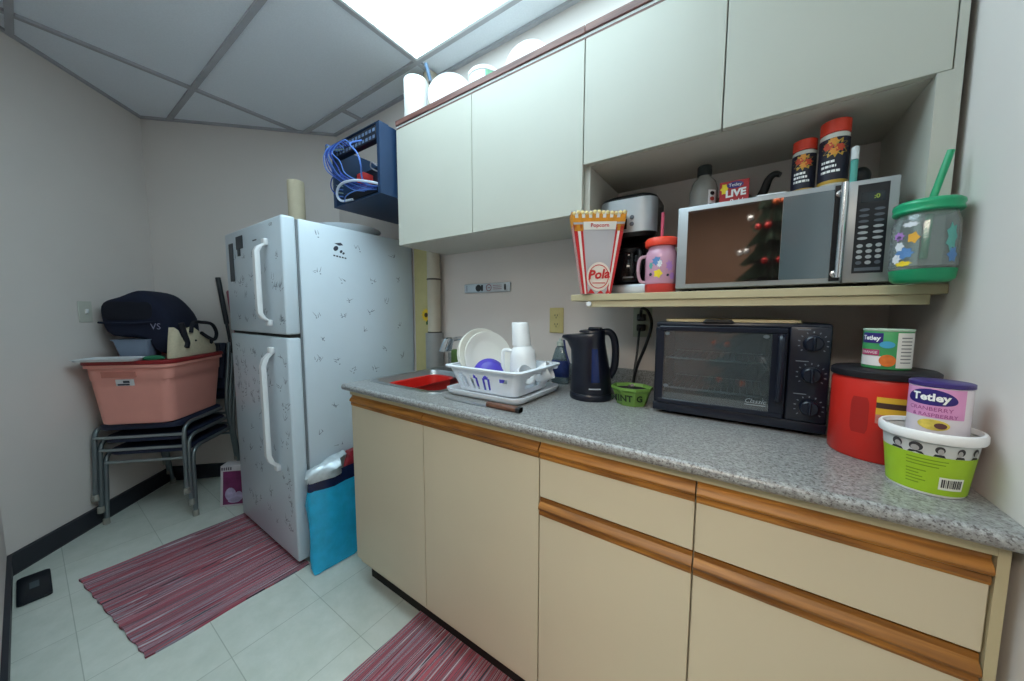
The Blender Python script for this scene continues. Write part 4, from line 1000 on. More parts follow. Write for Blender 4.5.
tag(obj('tumbler', mb, whitep_m, smooth=60), 'white tumbler upside down on top of the white jug', 'tumbler', loc=(0.695, -0.325, PZ + 0.1565))
for k, (x, y, rr, rot, lab) in enumerate(((0.735, -0.405, 0.036, 0.4, 'white cup lying on its side at the front of the dish rack'), (0.762, -0.315, 0.034, -0.5, 'white cup lying at the right end of the dish rack'))):
    t = thing('white_cup', lab, 'cup', (x, y, PZ), group='white cups in the dish rack')
    ax = Vector((math.cos(rot), -math.sin(rot) * 0.6, 0.50)).normalized(); q = Vector((0, 0, 1)).rotation_difference(ax); c = Vector((x - 0.012, y, PZ + 0.042))
    mb = MB(); mb.lathe([(0.0, 0), (rr * 0.66, 0), (rr * 0.72, 0.003), (rr, 0.062), (rr * 0.93, 0.062), (rr * 0.64, 0.006), (0.0, 0.006)], seg=28, fn=lambda p: c + q @ p); obj('cup_body', mb, whitep_m, t, smooth=50)
    mb = MB(); mb.tube([c + q @ Vector(p) for p in ((0, -rr * 0.92, 0.054), (0, -rr - 0.018, 0.048), (0, -rr - 0.020, 0.026), (0, -rr * 0.78, 0.014))], 0.004, 8, 5); obj('handle', mb, whitep_m, t)
# bread knife
t = thing('knife', 'long knife with brown wooden handle on the worktop in front of the dish rack', 'knife', (0.69, -0.555, CZ))
mb = MB(); mb.loft([[Vector((x, y - 0.555, CZ + z)) for y, z in ((-h, 0.0005), (h, 0.0005), (h, 0.0025), (-h, 0.0015))] for x, h in ((0.520, 0.002), (0.545, 0.009), (0.70, 0.011), (0.715, 0.010))]); obj('blade', mb, steel_m, t, smooth=0)
mb = MB(); mb.loft([rrect(-0.553, CZ + 0.008, w, 0.0145, 0.005, x, 4) for x, w in ((0.712, 0.018), (0.716, 0.021), (0.78, 0.022), (0.83, 0.024), (0.838, 0.018))]); mb.map(lambda p: Vector((p.z, p.x, p.y))); obj('handle', mb, mat_wood('brown_handle', (70, 42, 30), (120, 78, 58), 20, 120), t)
mb = MB(); mb.loft([rrect(-0.553, CZ + 0.008, 0.0246, 0.0152, 0.005, x, 4) for x in (0.826, 0.838)]); mb.map(lambda p: Vector((p.z, p.x, p.y))); obj('end_cap', mb, black_m, t)
# dish soap bottle behind the kettle
t = thing('soap_bottle', 'clear dish soap bottle with dark blue label behind the dish rack', 'bottle', (0.745, -0.10, CZ))
sq = lambda p: Vector((0.745 + (p.x - 0.745), -0.10 + (p.y + 0.10) * 0.6, p.z))
mb = MB(); mb.lathe([(0.0, 0), (0.036, 0), (0.040, 0.005), (0.040, 0.085), (0.034, 0.115), (0.022, 0.150), (0.014, 0.160), (0.0, 0.160)], 0.745, -0.10, CZ, 28, fn=sq); obj('bottle_body', mb, M('clear_soap', (150, 170, 176), 0.12, trans=0.75, vary=0.02), t, smooth=60)
mb = MB(); mb.lathe([(0.0405, 0.030), (0.0408, 0.031), (0.0408, 0.092), (0.0385, 0.100)], 0.745, -0.10, CZ, 28, fn=sq, cap0=False, cap1=False); obj('label', mb, M('deep_blue_label', (30, 46, 98), 0.4, vary=0.3, scale=60), t, 'dark blue label')
mb = MB(); mb.disc(lambda x, h: Vector((0.733 + x, -0.1262, CZ + 0.075 + h)), 0.014, 0.011, 16); obj('label_print', mb, M('label_pale', (196, 204, 216), 0.5), t, smooth=0)
mb = MB(); mb.lathe([(0.016, 0), (0.016, 0.016), (0.008, 0.020), (0.006, 0.030), (0.0, 0.031)], 0.745, -0.10, CZ + 0.1605, 20); obj('cap', mb, M('pale_cap', (176, 186, 178), 0.4), t)
# sponge behind the sink
mb = MB(); mb.box(0.105, 0.175, -0.105, -0.072, CZ + 0.003, CZ + 0.105, 0.008, 2); l = tag(obj('scrub_sponge', mb, M('green_sponge', (86, 112, 58), 0.95, bump=0.4, scale=120)), 'olive green scrub sponge standing behind the sink under the faucet spout', 'sponge', loc=(0.14, -0.088, CZ + 0.003))

# ------------------------------------------------------------------ kettle
ket_m = M('kettle_black', (18, 21, 34), 0.28)
t = thing('electric_kettle', 'black electric kettle on the worktop left of the toaster oven', 'kettle', (0.940, -0.250, CZ))
kd = Vector((0.93, 0.36, 0)).normalized()                          # handle direction; spout the other way
kxy = Vector((0.940, -0.250, 0))
def kshape(p):
    d = Vector((p.x - kxy.x, p.y - kxy.y, 0)); h = p.z - CZ
    s = -(d.dot(kd))
    if s > 0 and h > 0.14: p = p - kd * (0.050 * (s / 0.055) ** 2 * ((h - 0.14) / 0.09) ** 1.4)
    if s < 0 and h > 0.03: p = p - kd * (0.014 * (h - 0.03) / 0.20 * (-s / 0.055))
    if h > 0.20: p = p + Vector((0, 0, 0.012 * (d.dot(kd)) / 0.07))
    return p
mb = MB(); mb.lathe([(0.0, 0.0), (0.073, 0.0), (0.075, 0.004), (0.075, 0.018), (0.072, 0.022)], kxy.x, kxy.y, CZ, 36); obj('power_base', mb, ket_m, t, smooth=50)
mb = MB(); mb.lathe([(0.0, 0.0225), (0.071, 0.0225), (0.073, 0.03), (0.069, 0.10), (0.060, 0.17), (0.057, 0.20), (0.058, 0.222), (0.054, 0.230), (0.0, 0.231)], kxy.x, kxy.y, CZ, 40, fn=kshape); obj('kettle_body', mb, ket_m, t, smooth=60)
mb = MB(); mb.lathe([(0.046, 0.2312), (0.044, 0.237), (0.030, 0.240), (0.0, 0.241)], kxy.x, kxy.y, CZ, 32); mb.box(kxy.x - 0.012, kxy.x + 0.034, kxy.y - 0.012, kxy.y + 0.012, CZ + 0.2395, CZ + 0.249, 0.004, 2); obj('lid', mb, ket_m, t, smooth=50)
o = Vector((kxy.x, kxy.y, CZ))
mb = MB()
path = [o + kd * 0.030 + Vector((0, 0, 0.230)), o + kd * 0.056 + Vector((0, 0, 0.233)), o + kd * 0.073 + Vector((0, 0, 0.212)), o + kd * 0.080 + Vector((0, 0, 0.165)), o + kd * 0.077 + Vector((0, 0, 0.110)), o + kd * 0.062 + Vector((0, 0, 0.075))]
mb.tube(path, 0.0125, 12, 6); obj('handle', mb, ket_m, t)
va = math.atan2(-0.95, 0.42)
def krad(h):
    P_ = ((0.03, 0.073), (0.10, 0.069), (0.17, 0.060), (0.20, 0.057), (0.222, 0.058))
    for (h0, r0), (h1, r1) in zip(P_, P_[1:]):
        if h <= h1: return r0 + (r1 - r0) * (h - h0) / (h1 - h0)
    return 0.058
def kskin(x, h, off):
    a = va + x / 0.065; r = krad(h)
    q = kshape(Vector((kxy.x + r * math.cos(a), kxy.y + r * math.sin(a), CZ + h)))
    return q + Vector((math.cos(a), math.sin(a), 0)) * off
mb = MB(); mb.grid(lambda u, v: kskin(0.010 + (u - 0.5) * 0.026, 0.066 + v * 0.112, 0.0012), 8, 10); obj('water_window', mb, M('deep_blue_window', (16, 36, 86), 0.2, vary=0.02), t, 'dark blue water gauge')
mb = MB(); mb.grid(lambda u, v: kskin(0.008 + (u - 0.5) * 0.036, 0.042 + v * 0.004, 0.0010), 8, 1); obj('brand_strip', mb, M('silver_print', (170, 176, 184), 0.3), t)
mb = MB(); mb.tube([o - kd * (0.078 - 0.020 * k / 8) + Vector((-0.005, -0.035 - 0.006 * math.sin(k / 8 * PI), 0.205 - 0.085 * k / 8)) for k in range(9)], 0.0035, 6); obj('spout_trim', mb, M('blue_black', (34, 42, 84), 0.3), t)

# green planter tub
t = thing('green_tub', 'small green plastic tub with dark lettering between kettle and toaster oven', 'tub', (1.083, -0.258, CZ))
mb = MB(); oct_ = lambda r, z, n=8: [Vector((1.083 + r * math.cos(2 * PI * (i + 0.5) / n), -0.258 + r * 0.86 * math.sin(2 * PI * (i + 0.5) / n), CZ + z)) for i in range(n)]
gm = M('leaf_green_plastic', (104, 142, 66), 0.45)
mb.loft([oct_(0.046, 0), oct_(0.060, 0.045), oct_(0.066, 0.052), oct_(0.066, 0.060), oct_(0.061, 0.060), oct_(0.055, 0.044), oct_(0.043, 0.005)]); obj('tub_body', mb, gm, t, smooth=0)
mb = MB(); mb.loft([oct_(0.0535, 0.043), oct_(0.0545, 0.050)]); obj('dark_filling', mb, M('dark_soil', (26, 24, 22), 0.95, bump=0.5), t, 'dark filling', smooth=0)
tm = M('dark_green_print', (24, 42, 20), 0.5)
mb = MB(); mb.text('MINT', 0.030, lambda x, h: Vector((1.065 + x * 0.95, -0.258 - 0.0435 - (h + 0.024) * 0.28 + abs(min(0, x + 0.0)) * 0.10 - 0.003, CZ + 0.027 + h)), bold=0.001)
mb.text('G', 0.028, lambda x, h: Vector((1.118 + x * 0.7, -0.258 - 0.026 + x * 0.9 - (h + 0.02) * 0.26 - 0.010, CZ + 0.027 + h)), bold=0.001); obj('lettering', mb, tm, t, 'dark lettering', smooth=0)

# ------------------------------------------------------------------ toaster oven
TX0, TX1, TY0, TY1, TZ0, TZ1 = 1.160, 1.549, -0.318, -0.03, CZ + 0.014, 1.184
t = thing('toaster_oven', 'black toaster oven with glass door under the shelf', 'toaster oven', ((TX0 + TX1) / 2, -0.18, CZ))
mb = MB()
hw = 0.0
DX1 = 1.470                                                       # right end of the door
# hollow housing
mb.box(TX0, TX0 + 0.014, TY0 + 0.012, TY1, TZ0, TZ1 - 0.016, 0.003, 1); mb.box(DX1 - 0.002, TX1, TY0 + 0.012, TY1, TZ0, TZ1 - 0.016, 0.004, 1); mb.box(TX0, TX1, TY0 + 0.012, TY1, TZ1 - 0.0158, TZ1, 0.006, 2); mb.box(TX0 + 0.0142, DX1 - 0.0022, TY0 + 0.012, TY1, TZ0, TZ0 + 0.02); mb.box(TX0 + 0.0142, DX1 - 0.0022, TY1 - 0.012, TY1, TZ0 + 0.0202, TZ1 - 0.016)
obj('housing', mb, navyk_m, t, smooth=30)
for x in (TX0 + 0.03, TX1 - 0.03):
    for y in (TY0 + 0.04, TY1 - 0.04): mb = MB(); mb.lathe([(0.012, 0), (0.014, 0.013)], x, y, CZ + 0.0003, 14); obj('foot', mb, black_m, t)
mb = MB(); mb.box(TX0, TX1, TY0 + 0.002, TY0 + 0.0118, TZ0 - 0.004, TZ0 + 0.020, 0.003, 2); obj('lower_fascia', mb, navyk_m, t)
# door frame + glass
d0, d1, dz0, dz1 = TX0 + 0.012, DX1 - 0.004, TZ0 + 0.0205, TZ1 - 0.012
mb = MB(); fr = 0.014
mb.box(d0, d1, TY0 - 0.002, TY0 + 0.011, dz0, dz0 + fr, 0.002, 1); mb.box(d0, d1, TY0 - 0.002, TY0 + 0.011, dz1 - fr, dz1, 0.002, 1); mb.box(d0, d0 + fr, TY0 - 0.002, TY0 + 0.011, dz0 + fr, dz1 - fr); mb.box(d1 - 0.030, d1, TY0 - 0.002, TY0 + 0.011, dz0 + fr, dz1 - fr)
dr = obj('door', mb, navyk_m, t, smooth=30)
mb = MB(); mb.box(d0 + fr, d1 - 0.030, TY0 + 0.001, TY0 + 0.005, dz0 + fr, dz1 - fr); obj('glass', mb, M('smoked_glass', (158, 172, 180), 0.03, trans=0.85, vary=0.0, spec=1.0, ior=1.9), dr, 'smoked glass', smooth=0)
mb = MB(); mb.tube([(d1 - 0.012, TY0 + 0.0, dz0 + 0.045), (d1 - 0.012, TY0 - 0.020, dz0 + 0.055), (d1 - 0.012, TY0 - 0.024, (dz0 + dz1) / 2), (d1 - 0.012, TY0 - 0.020, dz1 - 0.03), (d1 - 0.012, TY0 + 0.0, dz1 - 0.02)], 0.007, 8, 6); obj('handle', mb, navyk_m, dr)
mb = MB()
mb.text('Classic', 0.0165, lambda x, h: Vector((d1 - 0.058 + x, TY0 + 0.0004, dz0 + 0.036 + h)), shear=0.35); mb.grid(lambda u, v: Vector((d1 - 0.080 + u * 0.045, TY0 + 0.0004, dz0 + 0.0255 + v * 0.0018)), 1, 1)
obj('script_lettering', mb, M('pale_grey_print', (150, 160, 168), 0.4), dr, 'pale script lettering', smooth=0)
mb = MB()
for x, z in ((d0 + 0.022, dz1 - 0.022), (d1 - 0.042, dz1 - 0.022), (d0 + 0.022, dz0 + 0.052)): mb.disc(lambda a, h: Vector((x + a, TY0 + 0.0004, z + h)), 0.007, 0.005, 10)
obj('corner_clips', mb, M('dull_grey', (96, 106, 114), 0.5), dr, smooth=0)
wire = M('oven_wire', (206, 206, 202), 0.3, metal=0.5)
for z, nm in ((1.078, 'wire_rack'), (0.990, 'crumb_rack')):
    mb = MB(); ya, yb = TY0 + 0.022, TY1 - 0.02; xa, xb = TX0 + 0.024, DX1 - 0.038
    mb.tube([(xa, ya + 0.01, z - 0.012), (xa + 0.006, ya, z), (xb - 0.010, ya, z), (xb, ya + 0.008, z - 0.018)], 0.0034, 6)
    mb.tube([(xa, yb, z), (xb, yb, z)], 0.002, 6)
    for k in range(16): mb.tube([(xa + 0.01 + (xb - xa - 0.02) * k / 15, ya, z), (xa + 0.01 + (xb - xa - 0.02) * k / 15, yb, z)], 0.0012, 5)
    obj(nm, mb, wire, t)
# control panel
mb = MB(); mb.box(DX1 - 0.001, TX1 - 0.002, TY0 - 0.001, TY0 + 0.0118, TZ0 + 0.0205, TZ1 - 0.006, 0.006, 2); cpn = obj('control_panel', mb, navyk_m, t)
tick_m = M('tick_grey', (112, 120, 132), 0.5)
for z, R_ in ((1.138, 0.0215), (1.062, 0.0205), (0.982, 0.0205)):
    kx_ = (DX1 + TX1) / 2 + 0.004
    mb = MB(); mb.lathe([(0.019, 0), (0.018, 0.012), (0.015, 0.015), (0.0, 0.0155)], seg=24, fn=lambda p: Vector((kx_ + p.x, TY0 - 0.0012 - p.z, z + p.y))); mb.box(kx_ - 0.003, kx_ + 0.003, TY0 - 0.0235, TY0 - 0.015, z - 0.016, z + 0.016, 0.002, 1); obj('knob', mb, navyk_m, cpn)
    mb = MB()
    for k in range(11):
        a = math.radians(-40 + 26 * k); r0, r1 = 0.0245, 0.0285 
        c_, s_ = math.cos(a), math.sin(a); w_ = 0.0012
        mb.f([mb.v(Vector((kx_ + r * c_ - w * s_, TY0 - 0.0013, z + r * s_ + w * c_))) for r, w in ((r0, -w_), (r1, -w_), (r1, w_), (r0, w_))])
    mb.grid(lambda u, v: Vector((kx_ - 0.030 + u * 0.024, TY0 - 0.0013, z + 0.031 + v * 0.002)), 1, 1)
    obj('dial_marks', mb, tick_m, cpn, smooth=0)
# baking board lying on top of the oven
mb = MB(); mb.loft([rrect(1.338, -0.165, 0.315, 0.24, 0.02, z, 4) for z in (TZ1 + 0.0006, TZ1 + 0.008)]); tag(obj('cutting_board', mb, M('pale_wood_board', (206, 190, 150), 0.5), smooth=40), 'thin pale board lying on top of the toaster oven', 'board', loc=(1.338, -0.165, TZ1))
mb = MB(); mb.loft([rrect(1.318, TY0 + 0.016, w, 0.026, 0.008, z, 4) for z, w in ((TZ1 + 0.0005, 0.075), (TZ1 + 0.008, 0.060))]); tag(obj('oven_grip', mb, black_m, smooth=40), 'small black grip on the top front edge of the toaster oven', 'grip', loc=(1.318, TY0 + 0.016, TZ1))

# ------------------------------------------------------------------ right corner of the worktop
ccx, ccy, cr_ = 1.620, -0.362, 0.076
t = thing('coffee_canister', 'large red plastic coffee canister with black lid in the corner of the worktop', 'canister', (ccx, ccy, CZ))
cred = M('canister_red', (196, 40, 30), 0.35, vary=0.02)
mb = MB(); mb.lathe([(0.0, 0), (cr_ - 0.003, 0), (cr_, 0.004), (cr_, 0.160), (cr_ - 0.003, 0.168), (0.0, 0.168)], ccx, ccy, CZ, 44); obj('canister_body', mb, cred, t, smooth=50)
mb = MB(); mb.lathe([(cr_ + 0.002, 0.1685), (cr_ + 0.003, 0.170), (cr_ + 0.003, 0.181), (cr_ - 0.002, 0.185), (0.0, 0.185)], ccx, ccy, CZ, 44); obj('lid', mb, M('canister_lid', (28, 26, 32), 0.45), t, 'black lid', smooth=50)
ca = math.atan2(-1.3765 - ccy, 1.3685 - ccx)
mb = MB(); mb.grid(lambda u, v: cyl(ccx, ccy, cr_ + 0.0006, ca - 0.36, CZ + 0.056 + v * 0.074)((u - 0.5) * 0.028 * (1 - 0.25 * abs(2 * v - 1) ** 6), 0), 8, 8); obj('grip_recess', mb, M('canister_deep_red', (158, 28, 22), 0.45), t, 'darker grip recess')
yel = M('label_yellow', (214, 170, 50), 0.5)
for z0, z1, m_, nm in ((0.124, 0.135, yel, 'yellow_stripe'), (0.113, 0.1238, M('label_dark_brown', (66, 44, 36), 0.5), 'dark_stripe'), (0.100, 0.1128, yel, 'yellow_stripe'), (0.082, 0.0998, M('label_pale_red', (188, 120, 110), 0.5, vary=0.2, scale=80), 'print_panel')):
    mb = MB(); mb.grid(lambda u, v: cyl(ccx, ccy, cr_ + 0.0006, ca + 0.50, CZ + z0 + v * (z1 - z0))((u - 0.5) * 0.085, 0), 12, 1); obj(nm, mb, m_, t)
# small tea canister on the lid
scx, scy, scr, scz = 1.622, -0.366, 0.0355, CZ + 0.186
t = thing('tea_tin', 'small green and white tea canister on the black lid of the red canister', 'tin', (scx, scy, scz))
mb = MB(); mb.lathe([(0.0, 0), (scr - 0.001, 0), (scr, 0.002), (scr, 0.076), (scr - 0.001, 0.078), (0.0, 0.078)], scx, scy, scz, 40); obj('tin_body', mb, M('tea_green', (66, 152, 92), 0.4), t, smooth=50)
mb = MB(); mb.lathe([(scr + 0.0004, 0.0768), (scr + 0.0012, 0.0775), (scr + 0.0012, 0.080), (scr, 0.081), (0.0, 0.081)], scx, scy, scz, 40); obj('rim', mb, M('pale_green_rim', (176, 200, 180), 0.4), t, smooth=50)
sa = math.atan2(-1.3765 - scy, 1.3685 - scx)
def patch(parent, nm, mat, cx, cy, r, ang, cz, x0, x1, z0, z1, lab=None, sy=1.0, slope=0.0, n=10, off=0.0005):
    g = cyl(cx, cy, r + off, ang, cz, sy, slope)
    mb = MB(); mb.grid(lambda u, v: g(x0 + (x1 - x0) * u, z0 + (z1 - z0) * v), n, 4)
    return obj(nm, mb, mat, parent, lab, smooth=60)
def ctext(parent, nm, mat, string, size, cx, cy, r, ang, cz, x, z, sy=1.0, slope=0.0, bold=0.0, off=0.0012, shear=0, rise=0.0, sx=1.0):
    g = cyl(cx, cy, r + off, ang, cz, sy, slope)
    mb = MB(); mb.text(string, size, lambda a, h: g(x + a * sx, z + h + rise * a), bold=bold, shear=shear)
    return obj(nm, mb, mat, parent, smooth=0)
purple_m = M('tea_purple', (48, 34, 112), 0.4); wtxt = M('print_white', (236, 236, 236), 0.5); tpink = M('tea_pink', (214, 120, 176), 0.5)
patch(t, 'label_panel', M('label_white', (222, 222, 218), 0.5), scx, scy, scr, sa, scz, 0.014, 0.052, 0.004, 0.074, 'white side panel')
patch(t, 'label_panel', M('label_white2', (226, 220, 220), 0.5), scx, scy, scr, sa, scz, -0.046, -0.006, 0.006, 0.026, 'white lower panel')
patch(t, 'label_band', M('label_magenta', (176, 56, 104), 0.5), scx, scy, scr, sa, scz, -0.046, -0.010, 0.027, 0.039)
patch(t, 'brand_panel', purple_m, scx, scy, scr, sa, scz, -0.046, -0.006, 0.052, 0.073, 'dark purple brand panel')
ctext(t, 'brand_lettering', wtxt, 'Tetley', 0.0125, scx, scy, scr, sa, scz, -0.026, 0.0625, bold=0.0004, off=0.001)
g = cyl(scx, scy, scr + 0.0011, sa, scz); mb = MB(); mb.disc(lambda x, h: g(0.000 + x, 0.050 + h), 0.011, 0.007, 18); obj('blue_badge', mb, M('badge_blue', (70, 160, 200), 0.4), t)
mb = MB(); mb.disc(lambda x, h: g(0.002 + x, 0.018 + h), 0.012, 0.012, 18); obj('fruit_picture', mb, M('fruit_orange', (216, 112, 44), 0.5, vary=0.2, scale=80), t)
mb = MB()
for k in range(8): mb.grid(lambda u, v: g(0.020 + u * 0.020, 0.014 + k * 0.007 + v * 0.002), 4, 1)
obj('fine_print', mb, M('print_grey', (110, 114, 118), 0.5), t, smooth=0)
ctext(t, 'label_lettering', wtxt, 'ORANGE', 0.0075, scx, scy, scr, sa, scz, -0.028, 0.033, off=0.001)

# lime bucket
bcx, bcy = 1.646, -0.508
t = thing('lime_tub', 'lime green plastic tub with white rim and printed faces at the worktop edge', 'tub', (bcx, bcy, CZ))
bw_ = M('tub_white', (224, 228, 226), 0.4)
lime = M('lime_label', (158, 196, 40), 0.42, vary=0.03)
BR = 0.0445
sl_ = (0.0540 - BR) / 0.098
rb = lambda z: BR + sl_ * z
mb = MB(); mb.lathe([(0.0, 0), (BR - 0.001, 0), (rb(0.003), 0.003), (rb(0.098), 0.098), (rb(0.098) - 0.002, 0.098), (BR - 0.003, 0.004), (0.0, 0.004)], bcx, bcy, CZ, 48); obj('tub_body', mb, bw_, t, smooth=50)
mb = MB(); mb.lathe([(rb(0.09) + 0.0003, 0.090), (0.0585, 0.091), (0.060, 0.094), (0.060, 0.104), (0.058, 0.107), (0.0545, 0.107), (0.0515, 0.100)], bcx, bcy, CZ, 48, cap0=False, cap1=False); obj('rim', mb, whitep_m, t, 'white rim', smooth=50)
ba = math.atan2(-1.3765 - bcy, 1.3685 - bcx)
patch(t, 'label_panel', lime, bcx, bcy, BR, ba, CZ, -0.076, 0.070, 0.004, 0.068, 'lime green printed panel', slope=sl_, n=36)
patch(t, 'faces_band', M('band_grey', (196, 200, 200), 0.5, vary=0.06), bcx, bcy, BR, ba, CZ, -0.076, 0.070, 0.0681, 0.089, 'grey band of portraits', slope=sl_, n=36)
dk = M('portrait_dark', (58, 58, 62), 0.6); lt = M('portrait_skin', (164, 162, 162), 0.6)
g0 = cyl(bcx, bcy, BR + 0.0012, ba, CZ, 1.0, sl_); g1 = cyl(bcx, bcy, BR + 0.0016, ba, CZ, 1.0, sl_)
for k, x in enumerate((-0.031, -0.011, 0.011, 0.031, 0.050)):
    w = (0.0075, 0.0085, 0.0058, 0.0052, 0.0058)[k]
    mb = MB(); mb.disc(lambda a, h: g0(x + a, 0.0800 + h), w * 0.8, 0.0075 if k < 2 else 0.0062, 18)
    mb.f([mb.v(g0(x + a, z)) for a, z in ((-w, 0.0684), (w, 0.0684), (w * 0.7, 0.0725), (-w * 0.7, 0.0725))])
    pt_ = obj('portrait', mb, dk, t, 'grey printed portrait', smooth=0)
    mb = MB(); mb.disc(lambda a, h: g1(x + a + 0.0008 * (-1) ** k, 0.0775 + h), w * 0.50, 0.0050, 14); obj('portrait_face', mb, lt, pt_)
gl = cyl(bcx, bcy, BR + 0.0010, ba, CZ, 1.0, sl_)
mb = MB()
rnd = random.Random(9)
for k in range(8):
    w = rnd.uniform(0.032, 0.06) if k < 3 else rnd.uniform(0.015, 0.024)
    z = 0.060 - k * 0.0055 - (0.004 if k > 2 else 0); mb.grid(lambda u, v: gl(-0.020 + u * w * 0.9, z + v * 0.0018), 8, 1)
obj('fine_print', mb, M('lime_dark_print', (124, 160, 34), 0.5), t, smooth=0)
mb = MB(); mb.grid(lambda u, v: gl(0.014 + u * 0.028, 0.014 + v * 0.021), 8, 1); bc = obj('barcode_panel', mb, M('barcode_white', (220, 224, 214), 0.5), t)
gb = cyl(bcx, bcy, BR + 0.0014, ba, CZ, 1.0, sl_); mb = MB(); x = 0.0165
while x < 0.039:
    w = rnd.choice((0.0006, 0.001, 0.0016)); mb.grid(lambda u, v: gb(x + u * w, 0.018 + v * 0.014), 1, 1); x += w + rnd.choice((0.0006, 0.001))
obj('barcode', mb, dk, bc, smooth=0)
# tea pouch standing in the bucket
t = thing('tea_pouch', 'pink and white tea canister standing inside the lime tub', 'tea canister', (1.650, -0.512, CZ + 0.02))
pcx, pcy, pr = 1.654, -0.505, 0.0345; pz = CZ + 0.0046
mb = MB(); mb.lathe([(0.0, 0), (pr - 0.001, 0), (pr, 0.002), (pr, 0.172), (0.0, 0.172)], pcx, pcy, pz, 40); obj('canister_body', mb, M('pouch_white', (226, 218, 226), 0.45), t, smooth=50)
mb = MB(); mb.lathe([(pr + 0.0004, 0.1725), (pr + 0.0014, 0.173), (pr + 0.0014, 0.179), (pr, 0.180), (0.0, 0.180)], pcx, pcy, pz, 40); obj('lid', mb, M('pouch_lid_purple', (58, 44, 108), 0.4), t, 'dark purple lid', smooth=50)
pa = math.atan2(-1.3765 - pcy, 1.3685 - pcx)
patch(t, 'label_panel', M('pouch_pink', (214, 148, 196), 0.45, vary=0.05), pcx, pcy, pr, pa, pz, -0.050, 0.030, 0.122, 0.171, 'pink upper panel', n=20)
g = cyl(pcx, pcy, pr + 0.0010, pa, pz)
mb = MB(); mb.disc(lambda x, h: g(-0.010 + x, 0.156 + h - 0.6 * (x / 0.028) ** 2 * 0.006), 0.030, 0.0135, 28); obj('brand_panel', mb, purple_m, t, 'dark purple brand shape', smooth=60)
ctext(t, 'brand_lettering', wtxt, 'Tetley', 0.0170, pcx, pcy, pr, pa, pz, -0.010, 0.1555, bold=0.0006, off=0.0016)
pmag = M('pouch_magenta', (150, 66, 128), 0.5)
ctext(t, 'flavour_lettering', pmag, 'CRANBERRY', 0.0092, pcx, pcy, pr, pa, pz, -0.010, 0.136, off=0.001)
ctext(t, 'flavour_lettering', pmag, '& RASPBERRY', 0.0086, pcx, pcy, pr, pa, pz, -0.004, 0.126, off=0.001)
mb = MB(); mb.disc(lambda x, h: g(-0.004 + x, 0.1105 + h), 0.018, 0.009, 20); obj('fruit_picture', mb, M('fruit_yellow', (214, 190, 84), 0.5, vary=0.3, scale=90), t)
mb = MB(); mb.disc(lambda x, h: cyl(pcx, pcy, pr + 0.0014, pa, pz)(0.004 + x, 0.110 + h), 0.007, 0.005, 14); obj('fruit_picture', mb, M('fruit_dark', (96, 60, 60), 0.5), t)
# ------------------------------------------------------------------ on the shelf
SHZ = 1.2705
def flatpatch(mb, fn, x0, x1, z0, z1, nu=1, nv=1): mb.grid(lambda u, v: fn(x0 + (x1 - x0) * u, z0 + (z1 - z0) * v), nu, nv); return mb
# coffee maker
kx0, kx1, ky0, ky1 = 0.944, 1.128, -0.225, -0.045
kc = (kx0 + kx1) / 2
t = thing('coffee_maker', 'black and stainless drip coffee maker at the left end of the nook', 'coffee maker', (kc, -0.13, SHZ))
mb = MB(); mb.loft([rrect(kc, (ky0 + ky1) / 2, kx1 - kx0, ky1 - ky0, 0.02, z, 5) for z in (SHZ, SHZ + 0.028)] + [rrect(kc, (ky0 + ky1) / 2, kx1 - kx0 - 0.008, ky1 - ky0 - 0.008, 0.018, SHZ + 0.034, 5)]); obj('base_plate', mb, M('brushed_grey', (168, 174, 178), 0.35, metal=0.6), t, 'silver base', smooth=40)
mb = MB(); mb.lathe([(0.055, 0), (0.056, 0.003), (0.0, 0.004)], kc, -0.155, SHZ + 0.0342, 28); obj('hot_plate', mb, black_m, t)
mb = MB(); mb.box(kx0 + 0.008, kx1 - 0.008, -0.095, ky1, SHZ + 0.0342, SHZ + 0.205, 0.004, 1); obj('rear_column', mb, black_m, t)
def hood(z, g=0.0): return [Vector((p.x, p.y, z)) for p in rrect(kc, (ky0 + ky1) / 2 - 0.004, kx1 - kx0 + g, ky1 - ky0 + 0.006 + g, 0.045, z, 7)]
mb = MB(); mb.loft([hood(SHZ + 0.190, -0.02), hood(SHZ + 0.202), hood(SHZ + 0.312), hood(SHZ + 0.320, -0.006), hood(SHZ + 0.328, -0.03), hood(SHZ + 0.331, -0.07)]); obj('brew_housing', mb, black_m, t, smooth=40)
fy = ky0 - 0.0075
mb = MB(); mb.loft([hood(z, 0.0030)[18:32] for z in (SHZ + 0.203, SHZ + 0.311)], False, False, closed=False); obj('steel_front', mb, M('brushed_steel_front', (176, 182, 188), 0.36, metal=0.6), t, 'brushed steel front panel', smooth=60)
mb = MB(); mb.text('acon', 0.017, lambda x, h: Vector((kc - 0.012 + x, fy - 0.0022, SHZ + 0.272 + h)), bold=0.0004, shear=0.1); obj('lettering', mb, black_m, t, smooth=0)
for z in (SHZ + 0.228, SHZ + 0.249):
    mb = MB(); mb.lathe([(0.007, 0), (0.007, 0.002), (0.0, 0.003)], seg=18, fn=lambda p: Vector((kc + 0.024 + p.x, fy - 0.0016 - p.z, z + p.y))); obj('button', mb, M('button_grey', (92, 98, 106), 0.4), t)
mb = MB(); mb.box(kc - 0.012, kc + 0.008, fy - 0.003, fy - 0.0016, SHZ + 0.214, SHZ + 0.246); obj('switch', mb, black_m, t, smooth=0)
